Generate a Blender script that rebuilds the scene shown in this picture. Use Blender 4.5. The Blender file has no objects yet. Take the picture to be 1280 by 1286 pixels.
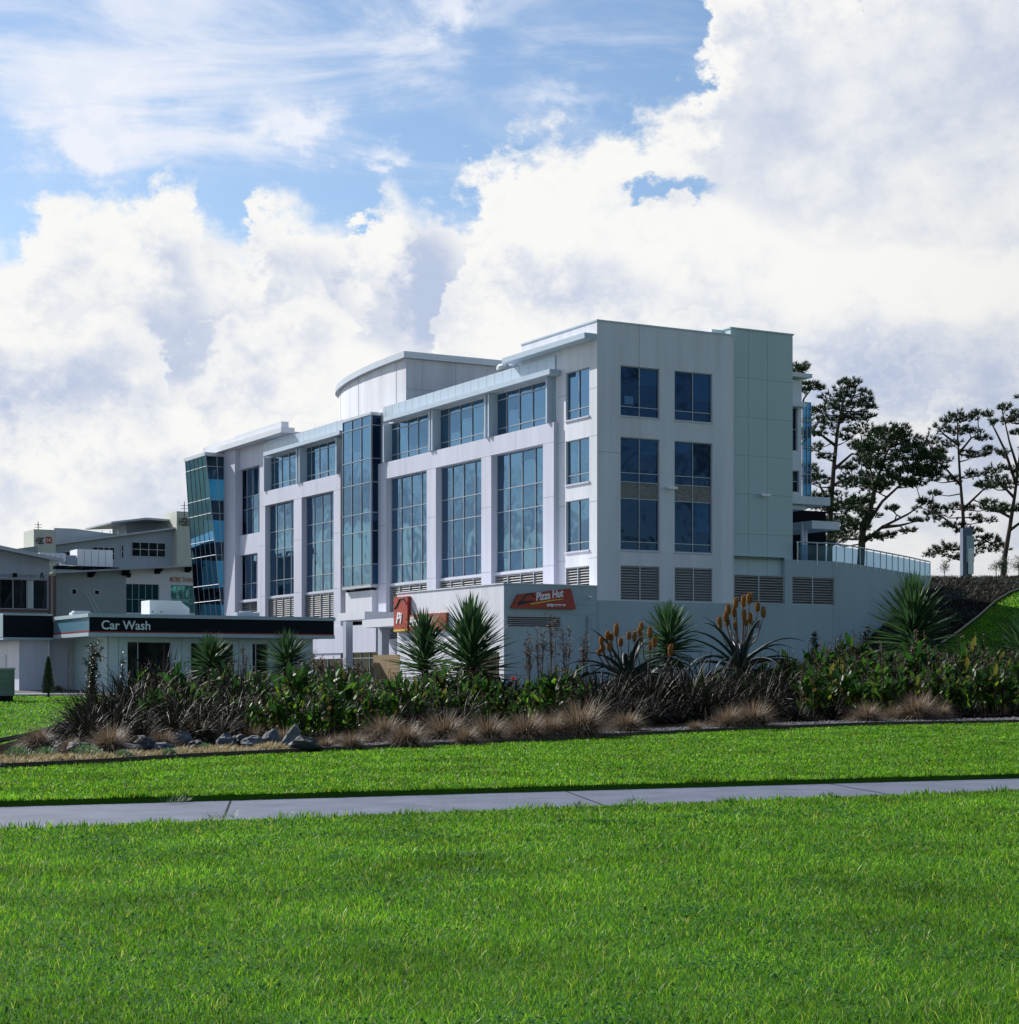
import bpy, math, random
import numpy as np
from mathutils import Vector, noise as mnoise
R = random.Random(11)
rad = math.radians
# ------------------------------------------------------------------ camera, sky, sun, exposure
F = 2300.0; EYE = 1.6; HX = 640.0; HY = 852.0
scene = bpy.context.scene
COL = scene.collection
cam = bpy.data.cameras.new('camera'); camo = bpy.data.objects.new('camera', cam); COL.objects.link(camo)
camo.location = (0, 0, EYE); camo.rotation_euler = (rad(90), 0, 0)
cam.sensor_fit = 'HORIZONTAL'; cam.sensor_width = 36; cam.lens = 36*F/1280
cam.shift_y = (HY-643)/1280; cam.clip_start = 0.1; cam.clip_end = 6000
scene.camera = camo
scene.view_settings.view_transform = 'Standard'; scene.view_settings.look = 'None'
scene.view_settings.gamma = 1; scene.view_settings.exposure = 0.5
SUN_EL = 36.0
SD = Vector((-0.75, 0.66, 0)).normalized()
SUNV = Vector((SD.x*math.cos(rad(SUN_EL)), SD.y*math.cos(rad(SUN_EL)), math.sin(rad(SUN_EL))))
sl = bpy.data.lights.new('sun', 'SUN'); sl.energy = 4.9; sl.angle = rad(0.5); sl.color = (1.0, 0.965, 0.92)
so = bpy.data.objects.new('sun', sl); COL.objects.link(so)
so.rotation_euler = (-SUNV).to_track_quat('-Z', 'Y').to_euler(); so.location = SUNV*300

def world():
    w = bpy.data.worlds.new('World'); scene.world = w; w.use_nodes = True
    nt = w.node_tree; nt.nodes.clear(); N = nt.nodes.new; L = nt.links.new
    def M(op, a, b=None, c=None, clamp=False):
        n = N('ShaderNodeMath'); n.operation = op; n.use_clamp = clamp
        for i, v in enumerate((a, b, c)):
            if v is None: continue
            if isinstance(v, (int, float)): n.inputs[i].default_value = v
            else: L(v, n.inputs[i])
        return n.outputs[0]
    def SS(x, lo, hi):
        n = N('ShaderNodeMapRange'); n.interpolation_type = 'SMOOTHSTEP'
        L(x, n.inputs[0]); n.inputs[1].default_value = lo; n.inputs[2].default_value = hi
        return n.outputs[0]
    def MIX(f, a, b):
        n = N('ShaderNodeMix'); n.data_type = 'RGBA'
        L(f, n.inputs[0]) if not isinstance(f, float) else setattr(n.inputs[0], 'default_value', f)
        for v, s in ((a, n.inputs[6]), (b, n.inputs[7])):
            if isinstance(v, tuple): s.default_value = (*v, 1)
            else: L(v, s)
        return n.outputs[2]
    tc = N('ShaderNodeTexCoord').outputs['Generated']
    sp = N('ShaderNodeSeparateXYZ'); L(tc, sp.inputs[0]); x, y, z = sp.outputs
    a = M('ARCTAN2', x, y)
    r = M('SQRT', M('ADD', M('MULTIPLY', x, x), M('MULTIPLY', y, y)))
    t = M('DIVIDE', z, M('MAXIMUM', r, 0.05))
    cb = N('ShaderNodeCombineXYZ'); L(a, cb.inputs[0]); L(t, cb.inputs[1])
    P = cb.outputs[0]
    def noi(scale, det, rough=0.55, sx=1, sy=1, off=0, dist=0):
        mp = N('ShaderNodeMapping'); L(P, mp.inputs[0]); mp.inputs['Scale'].default_value = (sx, sy, 1)
        mp.inputs['Location'].default_value = (off, off*.7, off*.3)
        n = N('ShaderNodeTexNoise'); L(mp.outputs[0], n.inputs[0]); n.inputs['Scale'].default_value = scale
        n.inputs['Detail'].default_value = det; n.inputs['Roughness'].default_value = rough; n.inputs['Distortion'].default_value = dist
        return n.outputs[0]
    nb = noi(26, 9, .62, 1, 1.1, 3.1)          # billow edges
    nm = noi(9, 6, .55, 1, 1.4, 7.7)           # large soft masses
    nf = noi(52, 8, .60, 1, 1.2, 1.3)
    nc = noi(7, 8, .6, .8, 3.2, 5.0, .6)       # cirrus, stretched
    def T(px, py):
        aa = math.atan((px-HX)/F); return aa, (HY-py)/F*math.cos(aa)
    a0 = a; a = M('ADD', a, M('ADD', M('MULTIPLY', M('SUBTRACT', nb, .5), .075), M('MULTIPLY', M('SUBTRACT', nf, .5), .015)))
    s = M('MULTIPLY_ADD', a, 1/0.64, 0.5)
    def edge(pts):
        n = N('ShaderNodeFloatCurve'); L(s, n.inputs['Value']); c = n.mapping.curves[0]
        pp = []
        for px, py in pts:
            aa, tt = T(px, py); pp.append((aa/0.64+.5, min(max(tt/0.5, 0), 1)))
        c.points[0].location = pp[0]; c.points[1].location = pp[-1]
        for q in pp[1:-1]: c.points.new(*q)
        for p_ in c.points: p_.handle_type = 'AUTO'
        n.mapping.update()
        return M('MULTIPLY', n.outputs[0], 0.5)
    tw = M('ADD', t, M('MULTIPLY', M('SUBTRACT', nf, .5), .04))
    def blob(px, py, rx, ry):
        aa, tt = T(px, py)
        dx = M('MULTIPLY', M('SUBTRACT', a, aa), F/rx); dy = M('MULTIPLY', M('SUBTRACT', tw, tt), F/ry)
        return M('EXPONENT', M('MULTIPLY', M('ADD', M('MULTIPLY', dx, dx), M('MULTIPLY', dy, dy)), -1.0))
    def addn(lst):
        o = lst[0]
        for q in lst[1:]: o = M('ADD', o, q)
        return o
    e1 = edge([(-90, 190), (0, 285), (35, 262), (70, 236), (120, 244), (170, 238), (192, 222), (215, 212), (240, 217), (256, 268), (285, 286), (313, 288), (326, 242), (350, 234), (385, 250), (420, 268), (440, 284), (450, 246), (475, 232), (500, 230), (516, 247), (545, 246), (575, 228), (600, 200), (625, 178), (650, 158), (700, 168), (750, 158), (800, 140), (850, 120), (890, 40), (930, -60), (1370, -180)])
    e2 = edge([(-90, 340), (0, 380), (40, 392), (75, 402), (110, 396), (150, 384), (185, 402), (203, 436), (215, 476), (260, 452), (300, 400), (345, 372), (385, 352), (420, 362), (440, 410), (470, 424), (500, 445), (535, 462), (556, 425), (568, 375), (588, 318), (618, 275), (650, 242), (700, 250), (760, 262), (830, 262), (900, 250), (1000, 290), (1100, 310), (1280, 330), (1370, 320)])
    e3 = edge([(-90, 520), (0, 540), (60, 520), (120, 480), (200, 520), (280, 500), (360, 520), (440, 450), (500, 425), (560, 440), (640, 380), (690, 400), (740, 392), (800, 372), (860, 392), (930, 400), (1010, 430), (1100, 470), (1180, 430), (1280, 440), (1370, 460)])
    wob = M('ADD', M('MULTIPLY', M('SUBTRACT', nb, .5), .085), M('MULTIPLY', M('SUBTRACT', nf, .5), .035))
    d1 = M('ADD', M('SUBTRACT', e1, t), wob)
    d2 = M('ADD', M('SUBTRACT', e2, t), wob)
    d3 = M('ADD', M('SUBTRACT', e3, t), M('MULTIPLY', wob, 1.6))
    holes = addn([blob(868, 238, 42, 15), blob(820, 236, 22, 16), M('MULTIPLY', blob(1070, 8, 16, 12), .7), M('MULTIPLY', blob(830, 50, 60, 32), .72), M('MULTIPLY', blob(845, 110, 48, 22), .7), M('MULTIPLY', blob(655, 205, 30, 18), .8), M('MULTIPLY', blob(30, 510, 60, 8), .0)])
    c1 = SS(d1, -0.004, 0.018)
    hc = M('MULTIPLY', SS(M('ADD', holes, M('ADD', M('MULTIPLY', M('SUBTRACT', nb, .5), 1.6), M('MULTIPLY', M('SUBTRACT', nf, .5), .9))), .22, .95), SS(holes, .05, .35))
    front = SS(y, -.1, .6)
    inview = M('MULTIPLY', SS(M('ABSOLUTE', a0), .42, .30), 1.0)
    # elsewhere round the sky: broken cumulus
    ng = noi(13, 9, .6, 1, 1.6, 2.9)
    cg = M('MULTIPLY', SS(ng, .46, .60), SS(t, 1.2, .3))
    cov1 = M('MULTIPLY', c1, M('SUBTRACT', 1.0, hc))
    cov = M('ADD', M('MULTIPLY', cov1, inview), M('MULTIPLY', cg, M('SUBTRACT', 1.0, inview)))
    # cirrus veil in the blue
    ci_b = addn([M('MULTIPLY', blob(90, 40, 300, 130), .42), M('MULTIPLY', blob(380, 158, 52, 26), .85), M('MULTIPLY', blob(115, 175, 55, 60), 1.0), M('MULTIPLY', blob(250, 150, 180, 90), .22), M('MULTIPLY', blob(560, 15, 30, 30), .6), M('MULTIPLY', blob(480, 198, 24, 12), .6), M('MULTIPLY', blob(25, 160, 40, 60), .5), M('MULTIPLY', blob(520, 105, 60, 20), .25), M('MULTIPLY', blob(720, 120, 70, 16), .35)])
    ci = M('MULTIPLY', SS(M('ADD', ci_b, M('MULTIPLY', M('SUBTRACT', nc, .50), 3.2)), .0, 1.0), .85)
    ci = M('ADD', ci, M('MULTIPLY', SS(nf, .35, .7), M('MULTIPLY', ci_b, .35)), None, True)
    # sky blue
    sky = N('ShaderNodeTexSky'); sky.sky_type = 'NISHITA'; sky.sun_disc = False
    sky.sun_elevation = rad(SUN_EL); sky.sun_rotation = math.atan2(SD.x, SD.y); sky.air_density = 1.0; sky.dust_density = .5; sky.ozone_density = 2.0
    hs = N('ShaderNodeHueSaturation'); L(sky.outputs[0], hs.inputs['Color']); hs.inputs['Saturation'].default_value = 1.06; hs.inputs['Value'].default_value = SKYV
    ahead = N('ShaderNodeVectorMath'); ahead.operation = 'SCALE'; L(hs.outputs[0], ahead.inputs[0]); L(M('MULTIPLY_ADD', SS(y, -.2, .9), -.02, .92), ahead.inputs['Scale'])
    base = ahead.outputs[0]
    # cloud light: white at the sunlit rims, lavender grey in the bodies
    rim1 = SS(d1, .075, .0); rim2 = M('MULTIPLY', SS(d2, -.008, .014), SS(d2, .08, .0)); rim3 = M('MULTIPLY', SS(d3, -.004, .01), SS(d3, .06, .0))
    lav = addn([M('MULTIPLY', blob(535, 345, 38, 85), 1.3), M('MULTIPLY', blob(1170, 470, 190, 62), .75), M('MULTIPLY', blob(735, 355, 90, 48), .6), M('MULTIPLY', blob(225, 470, 130, 60), .55), M('MULTIPLY', blob(430, 400, 110, 60), .45), M('MULTIPLY', blob(1000, 190, 200, 90), .04), M('MULTIPLY', blob(1180, 560, 200, 60), .3), M('MULTIPLY', blob(330, 320, 90, 50), .3), M('MULTIPLY', blob(60, 470, 90, 40), .45)])
    sh = M('ADD', lav, M('MULTIPLY', M('SUBTRACT', nm, .5), 1.2))
    sh = M('SUBTRACT', sh, M('MULTIPLY', M('MAXIMUM', rim1, M('MAXIMUM', rim2, M('MULTIPLY', rim3, .6))), .75))
    sh = M('ADD', sh, M('ADD', M('MULTIPLY', M('SUBTRACT', nb, .5), 1.5), M('MULTIPLY', M('SUBTRACT', nf, .5), .5)))
    shf = SS(sh, -.6, .85)
    K = 7.1
    white = (.95*K, .945*K, .925*K); grey = (.50*K, .58*K, .76*K)
    ccol = MIX(shf, white, grey)
    sun = N('ShaderNodeVectorMath'); sun.operation = 'DOT_PRODUCT'; L(tc, sun.inputs[0]); sun.inputs[1].default_value = SUNV
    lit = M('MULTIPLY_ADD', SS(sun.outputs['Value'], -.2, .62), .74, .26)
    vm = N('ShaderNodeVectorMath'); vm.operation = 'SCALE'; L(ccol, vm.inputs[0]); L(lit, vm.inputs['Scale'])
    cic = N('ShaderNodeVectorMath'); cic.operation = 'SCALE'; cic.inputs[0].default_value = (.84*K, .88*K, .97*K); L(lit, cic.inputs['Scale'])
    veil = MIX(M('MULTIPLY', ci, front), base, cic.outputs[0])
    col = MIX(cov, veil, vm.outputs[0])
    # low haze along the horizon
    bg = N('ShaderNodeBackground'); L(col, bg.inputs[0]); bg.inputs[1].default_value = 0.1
    out = N('ShaderNodeOutputWorld'); L(bg.outputs[0], out.inputs[0])
    w.cycles.sampling_method = 'MANUAL'; w.cycles.sample_map_resolution = 1024
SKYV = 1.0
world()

# ------------------------------------------------------------------ frame of the main building (local x along the shaded face, local y along the sunlit face)
TH = math.atan(1280/F); CB = (math.cos(TH), math.sin(TH)); CA = (-math.sin(TH), math.cos(TH))
CX, CY = 4.783, 100.0
class Frame:
    def __init__(s, cx, cy): s.cx, s.cy = cx, cy
    def U(s, px, v=0.0):
        k = (px-HX)/F; x = s.cx+v*CB[0]; y = s.cy+v*CB[1]
        return (x-k*y)/(k*CA[1]-CA[0])
    def V(s, px, u=0.0):
        k = (px-HX)/F; x = s.cx+u*CA[0]; y = s.cy+u*CA[1]
        return (k*y-x)/(CB[0]-k*CB[1])
    def Y(s, u, v): return s.cy+u*CA[1]+v*CB[1]
    def Z(s, py, u, v): return EYE+s.Y(u, v)*(HY-py)/F
FM = Frame(CX, CY)

def ss(a, b, x):
    t = min(max((x-a)/(b-a), 0), 1); return t*t*(3-2*t)
def terrain(x, y):
    z = 0.0
    if y > 46: z += .019*(min(y, 210)-46)
    z += 6.7*ss(88, 136, y)*ss(11, 30, x)
    z += .5*ss(60, 90, y)*ss(0, 14, x)
    return z
def W(px, Y, z=None, py=None):
    x = (px-HX)/F*Y
    if py is not None: z = EYE+Y*(HY-py)/F
    if z is None: z = terrain(x, Y)
    return Vector((x, Y, z))
def hit(px, py):
    Y = 8.0
    while Y < 260:
        x = (px-HX)/F*Y
        if terrain(x, Y) >= EYE+Y*(HY-py)/F: break
        Y += .1
    return W(px, Y)

# ------------------------------------------------------------------ mesh and object helpers
class MB:
    def __init__(s): s.v = []; s.f = []
    def q(s, *p):
        n = len(s.v); s.v.extend([tuple(a) for a in p]); s.f.append(tuple(range(n, n+len(p))))
    def box(s, x0, x1, y0, y1, z0, z1):
        n = len(s.v)
        s.v += [(x0,y0,z0),(x1,y0,z0),(x1,y1,z0),(x0,y1,z0),(x0,y0,z1),(x1,y0,z1),(x1,y1,z1),(x0,y1,z1)]
        s.f += [tuple(n+i for i in f) for f in ((3,2,1,0),(4,5,6,7),(0,1,5,4),(1,2,6,5),(2,3,7,6),(3,0,4,7))]
        return s
    def prism(s, poly, z0, z1):            # poly: list of (x,y); z0/z1 numbers or lists
        n = len(s.v); k = len(poly)
        za = z0 if isinstance(z0, (list, tuple)) else [z0]*k; zb = z1 if isinstance(z1, (list, tuple)) else [z1]*k
        s.v += [(p[0], p[1], a) for p, a in zip(poly, za)]+[(p[0], p[1], b) for p, b in zip(poly, zb)]
        s.f.append(tuple(n+i for i in reversed(range(k)))); s.f.append(tuple(n+k+i for i in range(k)))
        for i in range(k):
            j = (i+1) % k; s.f.append((n+i, n+j, n+k+j, n+k+i))
        return s
    def tube(s, pts, rs, n=6, cap=True):
        pts = [Vector(p) for p in pts]; m = len(pts)
        if not isinstance(rs, (list, tuple)): rs = [rs]*m
        b0 = len(s.v)
        for i, p in enumerate(pts):
            d = (pts[min(i+1, m-1)]-pts[max(i-1, 0)]).normalized()
            a = d.cross(Vector((0.13, 0.21, 1)) if abs(d.z) < .95 else Vector((1, 0.1, 0))).normalized(); b = d.cross(a)
            for k in range(n):
                t = 2*math.pi*k/n; s.v.append(tuple(p+(a*math.cos(t)+b*math.sin(t))*rs[i]))
        for i in range(m-1):
            for k in range(n):
                k2 = (k+1) % n; s.f.append((b0+i*n+k, b0+i*n+k2, b0+(i+1)*n+k2, b0+(i+1)*n+k))
        if cap:
            s.f.append(tuple(b0+k for k in reversed(range(n)))); s.f.append(tuple(b0+(m-1)*n+k for k in range(n)))
        return s
    def blade(s, p, d, L, w, bend=0.3, n=3, twist=0.0, fold=0.0, shape='lance'):
        """a leaf: root p, direction d, length L, half width w, drooping by bend"""
        p = Vector(p); d = Vector(d).normalized()
        side = d.cross(Vector((0, 0, 1)))
        if side.length < .05: side = Vector((1, 0, 0))
        side.normalize()
        if twist:
            side = side*math.cos(twist)+d.cross(side)*math.sin(twist)
        b0 = len(s.v); up = side.cross(d)
        q = p.copy(); dd = d.copy()
        for i in range(n+1):
            t = i/n
            if shape == 'lance': ww = w*(1-t)**.8*(.55+.9*t if t < .5 else 1.0)
            elif shape == 'oval': ww = w*max(.12, math.sin(math.pi*min(.97, .04+t*.95))**.8)
            else: ww = w*(1-t**2.2)
            if i == n:
                s.v.append(tuple(q))
            else:
                if fold:
                    s.v += [tuple(q-side*ww+up*fold*ww), tuple(q), tuple(q+side*ww+up*fold*ww)]
                else: s.v += [tuple(q-side*ww), tuple(q+side*ww)]
            q = q+dd*(L/n); dd = (dd+Vector((0, 0, -bend/n))).normalized(); up = side.cross(dd)
        k = 3 if fold else 2
        for i in range(n-1):
            for j in range(k-1):
                a = b0+i*k+j; s.f.append((a, a+1, a+k+1, a+k))
        e = b0+n*k; a = b0+(n-1)*k
        for j in range(k-1): s.f.append((a+j, a+j+1, e))
        return s
    def mesh(s, name, mat, smooth=False):
        me = bpy.data.meshes.new(name); me.from_pydata(s.v, [], s.f); me.materials.append(mat)
        if smooth: me.polygons.foreach_set('use_smooth', [True]*len(me.polygons))
        me.update(); return me
    def build(s, name, mat, parent=None, smooth=False):
        return mo(name, s.mesh(name, mat, smooth), parent)
def mo(name, me, parent=None):
    o = bpy.data.objects.new(name, me); COL.objects.link(o)
    if parent: o.parent = parent
    return o
def tag(o, label=None, cat=None, group=None, kind=None):
    if label: o['label'] = label
    if cat: o['category'] = cat
    if group: o['group'] = group
    if kind: o['kind'] = kind
    return o
def thing(name, label, cat, loc=(0, 0, 0), rz=0.0, group=None):
    o = bpy.data.objects.new(name, None); COL.objects.link(o); o.location = loc; o.rotation_euler = (0, 0, rz)
    o.empty_display_size = .2
    return tag(o, label, cat, group)
def copy_tree(o, label=None, loc=None, rz=None, sc=None, parent=None):
    c = o.copy(); COL.objects.link(c)
    if parent: c.parent = parent
    for ch in [q for q in bpy.data.objects if q.parent == o]: copy_tree(ch, parent=c)
    if label: c['label'] = label
    if loc is not None: c.location = loc
    if rz is not None: c.rotation_euler = (0, 0, rz)
    if sc is not None: c.scale = sc if isinstance(sc, tuple) else (sc, sc, sc)
    return c
def text(s, size, mat, parent, loc, rot, name='lettering', shear=0.0, bold=0.0, depth=.02, sx=1.0, align='LEFT'):
    cu = bpy.data.curves.new(name, 'FONT'); cu.body = s; cu.size = size; cu.shear = shear; cu.offset = bold; cu.extrude = depth
    cu.align_x = align; cu.align_y = 'BOTTOM_BASELINE'
    to = bpy.data.objects.new(name, cu); COL.objects.link(to)
    dg = bpy.context.evaluated_depsgraph_get(); me = bpy.data.meshes.new_from_object(to.evaluated_get(dg))
    bpy.data.objects.remove(to); me.materials.clear(); me.materials.append(mat)
    o = mo(name, me, parent); o.location = loc; o.rotation_euler = rot; o.scale = (sx, 1, 1)
    return o

# ------------------------------------------------------------------ materials
def mat_new(name):
    m = bpy.data.materials.new(name); m.use_nodes = True; nt = m.node_tree
    return m, nt, nt.nodes['Principled BSDF']
def pmat(name, col, rough=.6, metal=0.0, var=.12, vscale=1.5, bump=.0, bscale=30, col2=None, spec=.4, streak=False):
    m, nt, b = mat_new(name); N = nt.nodes.new; L = nt.links.new
    b.inputs['Roughness'].default_value = rough; b.inputs['Metallic'].default_value = metal; b.inputs['Specular IOR Level'].default_value = spec
    tc = N('ShaderNodeTexCoord'); mp = N('ShaderNodeMapping'); L(tc.outputs['Object'], mp.inputs[0])
    if streak: mp.inputs['Scale'].default_value = (1.6, 1.6, .16)
    n = N('ShaderNodeTexNoise'); n.inputs['Scale'].default_value = vscale; n.inputs['Detail'].default_value = 6; n.inputs['Roughness'].default_value = .65
    L(mp.outputs[0], n.inputs[0])
    cr = N('ShaderNodeValToRGB'); c2 = col2 or tuple(c*(1-2*var) for c in col)
    cr.color_ramp.elements[0].position = .3; cr.color_ramp.elements[1].position = .7
    cr.color_ramp.elements[0].color = (*c2, 1); cr.color_ramp.elements[1].color = (*col, 1)
    L(n.outputs[0], cr.inputs[0]); L(cr.outputs[0], b.inputs['Base Color'])
    if bump:
        n2 = N('ShaderNodeTexNoise'); n2.inputs['Scale'].default_value = bscale; n2.inputs['Detail'].default_value = 5; L(tc.outputs['Object'], n2.inputs[0])
        bp = N('ShaderNodeBump'); bp.inputs['Strength'].default_value = bump; bp.inputs['Distance'].default_value = .02
        L(n2.outputs[0], bp.inputs['Height']); L(bp.outputs[0], b.inputs['Normal'])
    return m
def leafmat(name, cols, rough=.4, transl=.35, spec=.5, tcol=None):
    """leaf colours differ from leaf to leaf; light passes through"""
    m, nt, b = mat_new(name); N = nt.nodes.new; L = nt.links.new
    g = N('ShaderNodeNewGeometry'); cr = N('ShaderNodeValToRGB'); L(g.outputs['Random Per Island'], cr.inputs[0])
    e = cr.color_ramp.elements
    while len(e) < len(cols): e.new(.5)
    for i, c in enumerate(cols): e[i].position = i/(len(cols)-1); e[i].color = (*c, 1)
    b.inputs['Roughness'].default_value = rough; b.inputs['Specular IOR Level'].default_value = spec
    L(cr.outputs[0], b.inputs['Base Color'])
    if transl:
        tr = N('ShaderNodeBsdfTranslucent'); mx = N('ShaderNodeMixShader'); mx.inputs[0].default_value = transl
        if tcol:
            mm = N('ShaderNodeMix'); mm.data_type = 'RGBA'; mm.blend_type = 'MULTIPLY'; mm.inputs[0].default_value = 1
            L(cr.outputs[0], mm.inputs[6]); mm.inputs[7].default_value = (*tcol, 1); L(mm.outputs[2], tr.inputs[0])
        else: L(cr.outputs[0], tr.inputs[0])
        L(b.outputs[0], mx.inputs[1]); L(tr.outputs[0], mx.inputs[2])
        L(mx.outputs[0], nt.nodes['Material Output'].inputs[0])
    return m
def glassmat(name, base, tint, refl=.5, rough=.02, wav=.02):
    """coated solar glass: dark body, tinted mirror on top"""
    m, nt, b = mat_new(name); N = nt.nodes.new; L = nt.links.new
    tc = N('ShaderNodeTexCoord'); n = N('ShaderNodeTexNoise'); n.inputs['Scale'].default_value = .55; n.inputs['Detail'].default_value = 2; L(tc.outputs['Object'], n.inputs[0])
    bp = N('ShaderNodeBump'); bp.inputs['Strength'].default_value = 1; bp.inputs['Distance'].default_value = wav; L(n.outputs[0], bp.inputs['Height'])
    g = N('ShaderNodeNewGeometry'); mr = N('ShaderNodeMapRange'); L(g.outputs['Random Per Island'], mr.inputs[0]); mr.inputs[3].default_value = .6; mr.inputs[4].default_value = 1.5
    vm = N('ShaderNodeVectorMath'); vm.operation = 'SCALE'; vm.inputs[0].default_value = base; L(mr.outputs[0], vm.inputs['Scale']); L(vm.outputs[0], b.inputs['Base Color'])
    b.inputs['Roughness'].default_value = .25; b.inputs['Specular IOR Level'].default_value = 0
    gl = N('ShaderNodeBsdfGlossy'); gl.inputs['Color'].default_value = (*tint, 1); gl.inputs['Roughness'].default_value = rough; L(bp.outputs[0], gl.inputs['Normal'])
    lw = N('ShaderNodeLayerWeight'); lw.inputs[0].default_value = .35; L(bp.outputs[0], lw.inputs['Normal'])
    m2 = N('ShaderNodeMapRange'); L(lw.outputs['Facing'], m2.inputs[0]); m2.inputs[3].default_value = refl; m2.inputs[4].default_value = min(1, refl+.5)
    mx = N('ShaderNodeMixShader'); L(m2.outputs[0], mx.inputs[0]); L(b.outputs[0], mx.inputs[1]); L(gl.outputs[0], mx.inputs[2])
    L(mx.outputs[0], nt.nodes['Material Output'].inputs[0])
    return m
def clearglass(name, tint, refl=.25, gcol=(.16, .30, .42)):
    m, nt, b = mat_new(name); N = nt.nodes.new; L = nt.links.new
    tr = N('ShaderNodeBsdfTransparent'); tr.inputs[0].default_value = (*tint, 1)
    gl = N('ShaderNodeBsdfGlossy'); gl.inputs['Color'].default_value = (*gcol, 1); gl.inputs['Roughness'].default_value = .02
    mx = N('ShaderNodeMixShader'); mx.inputs[0].default_value = refl; L(tr.outputs[0], mx.inputs[1]); L(gl.outputs[0], mx.inputs[2])
    L(mx.outputs[0], nt.nodes['Material Output'].inputs[0]); return m
M = {}
M['white'] = pmat('white_render', (.75, .765, .83), .55, var=.12, vscale=.6, bump=.15, streak=True)
M['lilac'] = pmat('pale_cladding', (.62, .635, .75), .45, var=.09, vscale=.7, streak=True)
M['parapet'] = pmat('blue_grey_cladding', (.50, .60, .70), .35, var=.05, vscale=.6, streak=True)
M['green'] = pmat('grey_green_panel', (.47, .59, .61), .6, var=.04, vscale=.3, streak=True, bump=.1)
M['base'] = pmat('teal_grey_base', (.36, .46, .50), .6, var=.06, vscale=.4, streak=True, bump=.15)
M['cream'] = pmat('cream_panel', (.68, .71, .76), .5, var=.04, vscale=.4, streak=True)
M['metal'] = pmat('aluminium', (.55, .58, .62), .35, .6, var=.05)
M['frame'] = pmat('window_frame', (.42, .46, .50), .4, .3, var=.04)
M['joint'] = pmat('panel_joint', (.22, .25, .27), .8, var=.05)
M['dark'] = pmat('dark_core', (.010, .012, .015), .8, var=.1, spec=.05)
M['louvre'] = pmat('louvre_grey', (.36, .37, .38), .45, .3, var=.06)
M['spandrel'] = pmat('mottled_panel', (.27, .28, .27), .7, var=.3, vscale=9)
M['glassA'] = glassmat('blue_glass', (.010, .035, .07), (.155, .26, .37), .62)
M['glassB'] = glassmat('navy_glass', (.006, .015, .035), (.055, .10, .18), .2)
M['glassBl'] = glassmat('glass_over_blind', (.05, .13, .20), (.13, .21, .31), .45)
M['blindB'] = glassmat('glass_over_end_blind', (.02, .06, .13), (.05, .09, .16), .2)
M['notice'] = pmat('blue_notice', (.06, .20, .38), .4, var=.1)
M['glassD'] = glassmat('dark_glass', (.010, .014, .018), (.12, .16, .18), .03)
M['glassT'] = glassmat('teal_glass', (.008, .05, .06), (.14, .42, .44), .35)
M['glassC'] = clearglass('cyan_glass', (.02, .16, .30), .3)
M['glassE'] = clearglass('deep_blue_glass', (.015, .07, .13), .45, (.06, .16, .26))
M['glassR'] = clearglass('balustrade_glass', (.26, .40, .52), .12)
M['conc'] = pmat('concrete', (.42, .43, .44), .75, var=.12, vscale=2, bump=.3)
M['roofmet'] = pmat('roof_metal', (.40, .44, .48), .35, .4, var=.08, streak=True)
M['signred'] = pmat('sign_red', (.36, .030, .018), .35, var=.04)
M['signorange'] = pmat('sign_orange', (.26, .045, .012), .4, var=.05)
M['signblk'] = pmat('sign_black', (.012, .010, .010), .4, var=.1)
M['signwht'] = pmat('sign_white', (.80, .82, .82), .4, var=.02)
M['signyel'] = pmat('sign_yellow', (.70, .48, .04), .4, var=.04)
M['navy'] = pmat('fascia_navy', (.007, .011, .017), .5, var=.1, spec=.08)
M['teal'] = pmat('fascia_blue', (.10, .22, .30), .3, var=.05)
M['letter'] = pmat('pale_letter', (.62, .72, .74), .4, var=.02)
M['timber'] = pmat('fence_timber', (.36, .25, .13), .8, var=.2, vscale=3, bump=.3, streak=True)
M['gold'] = pmat('gold_letter', (.38, .20, .06), .4, .3, var=.05)
M['hsbcwall'] = pmat('cream_block', (.58, .60, .52), .7, var=.06, vscale=1, streak=True)
M['greywall'] = pmat('grey_block', (.38, .44, .52), .7, var=.08, vscale=.6, streak=True)
M['grngrey'] = pmat('green_grey_cladding', (.30, .36, .38), .7, var=.05, vscale=.6, streak=True)
M['bark'] = pmat('bark', (.10, .08, .06), .9, var=.3, vscale=4, bump=.6)
M['palebark'] = pmat('pale_bark', (.20, .17, .12), .9, var=.3, vscale=5, bump=.5)
M['blue'] = pmat('pylon_blue', (.10, .13, .20), .4, var=.06)
M['bluegrey'] = pmat('pylon_grey', (.34, .42, .46), .4, var=.05)
M['utility'] = pmat('utility_green', (.14, .20, .17), .5, var=.2, vscale=3)
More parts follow.
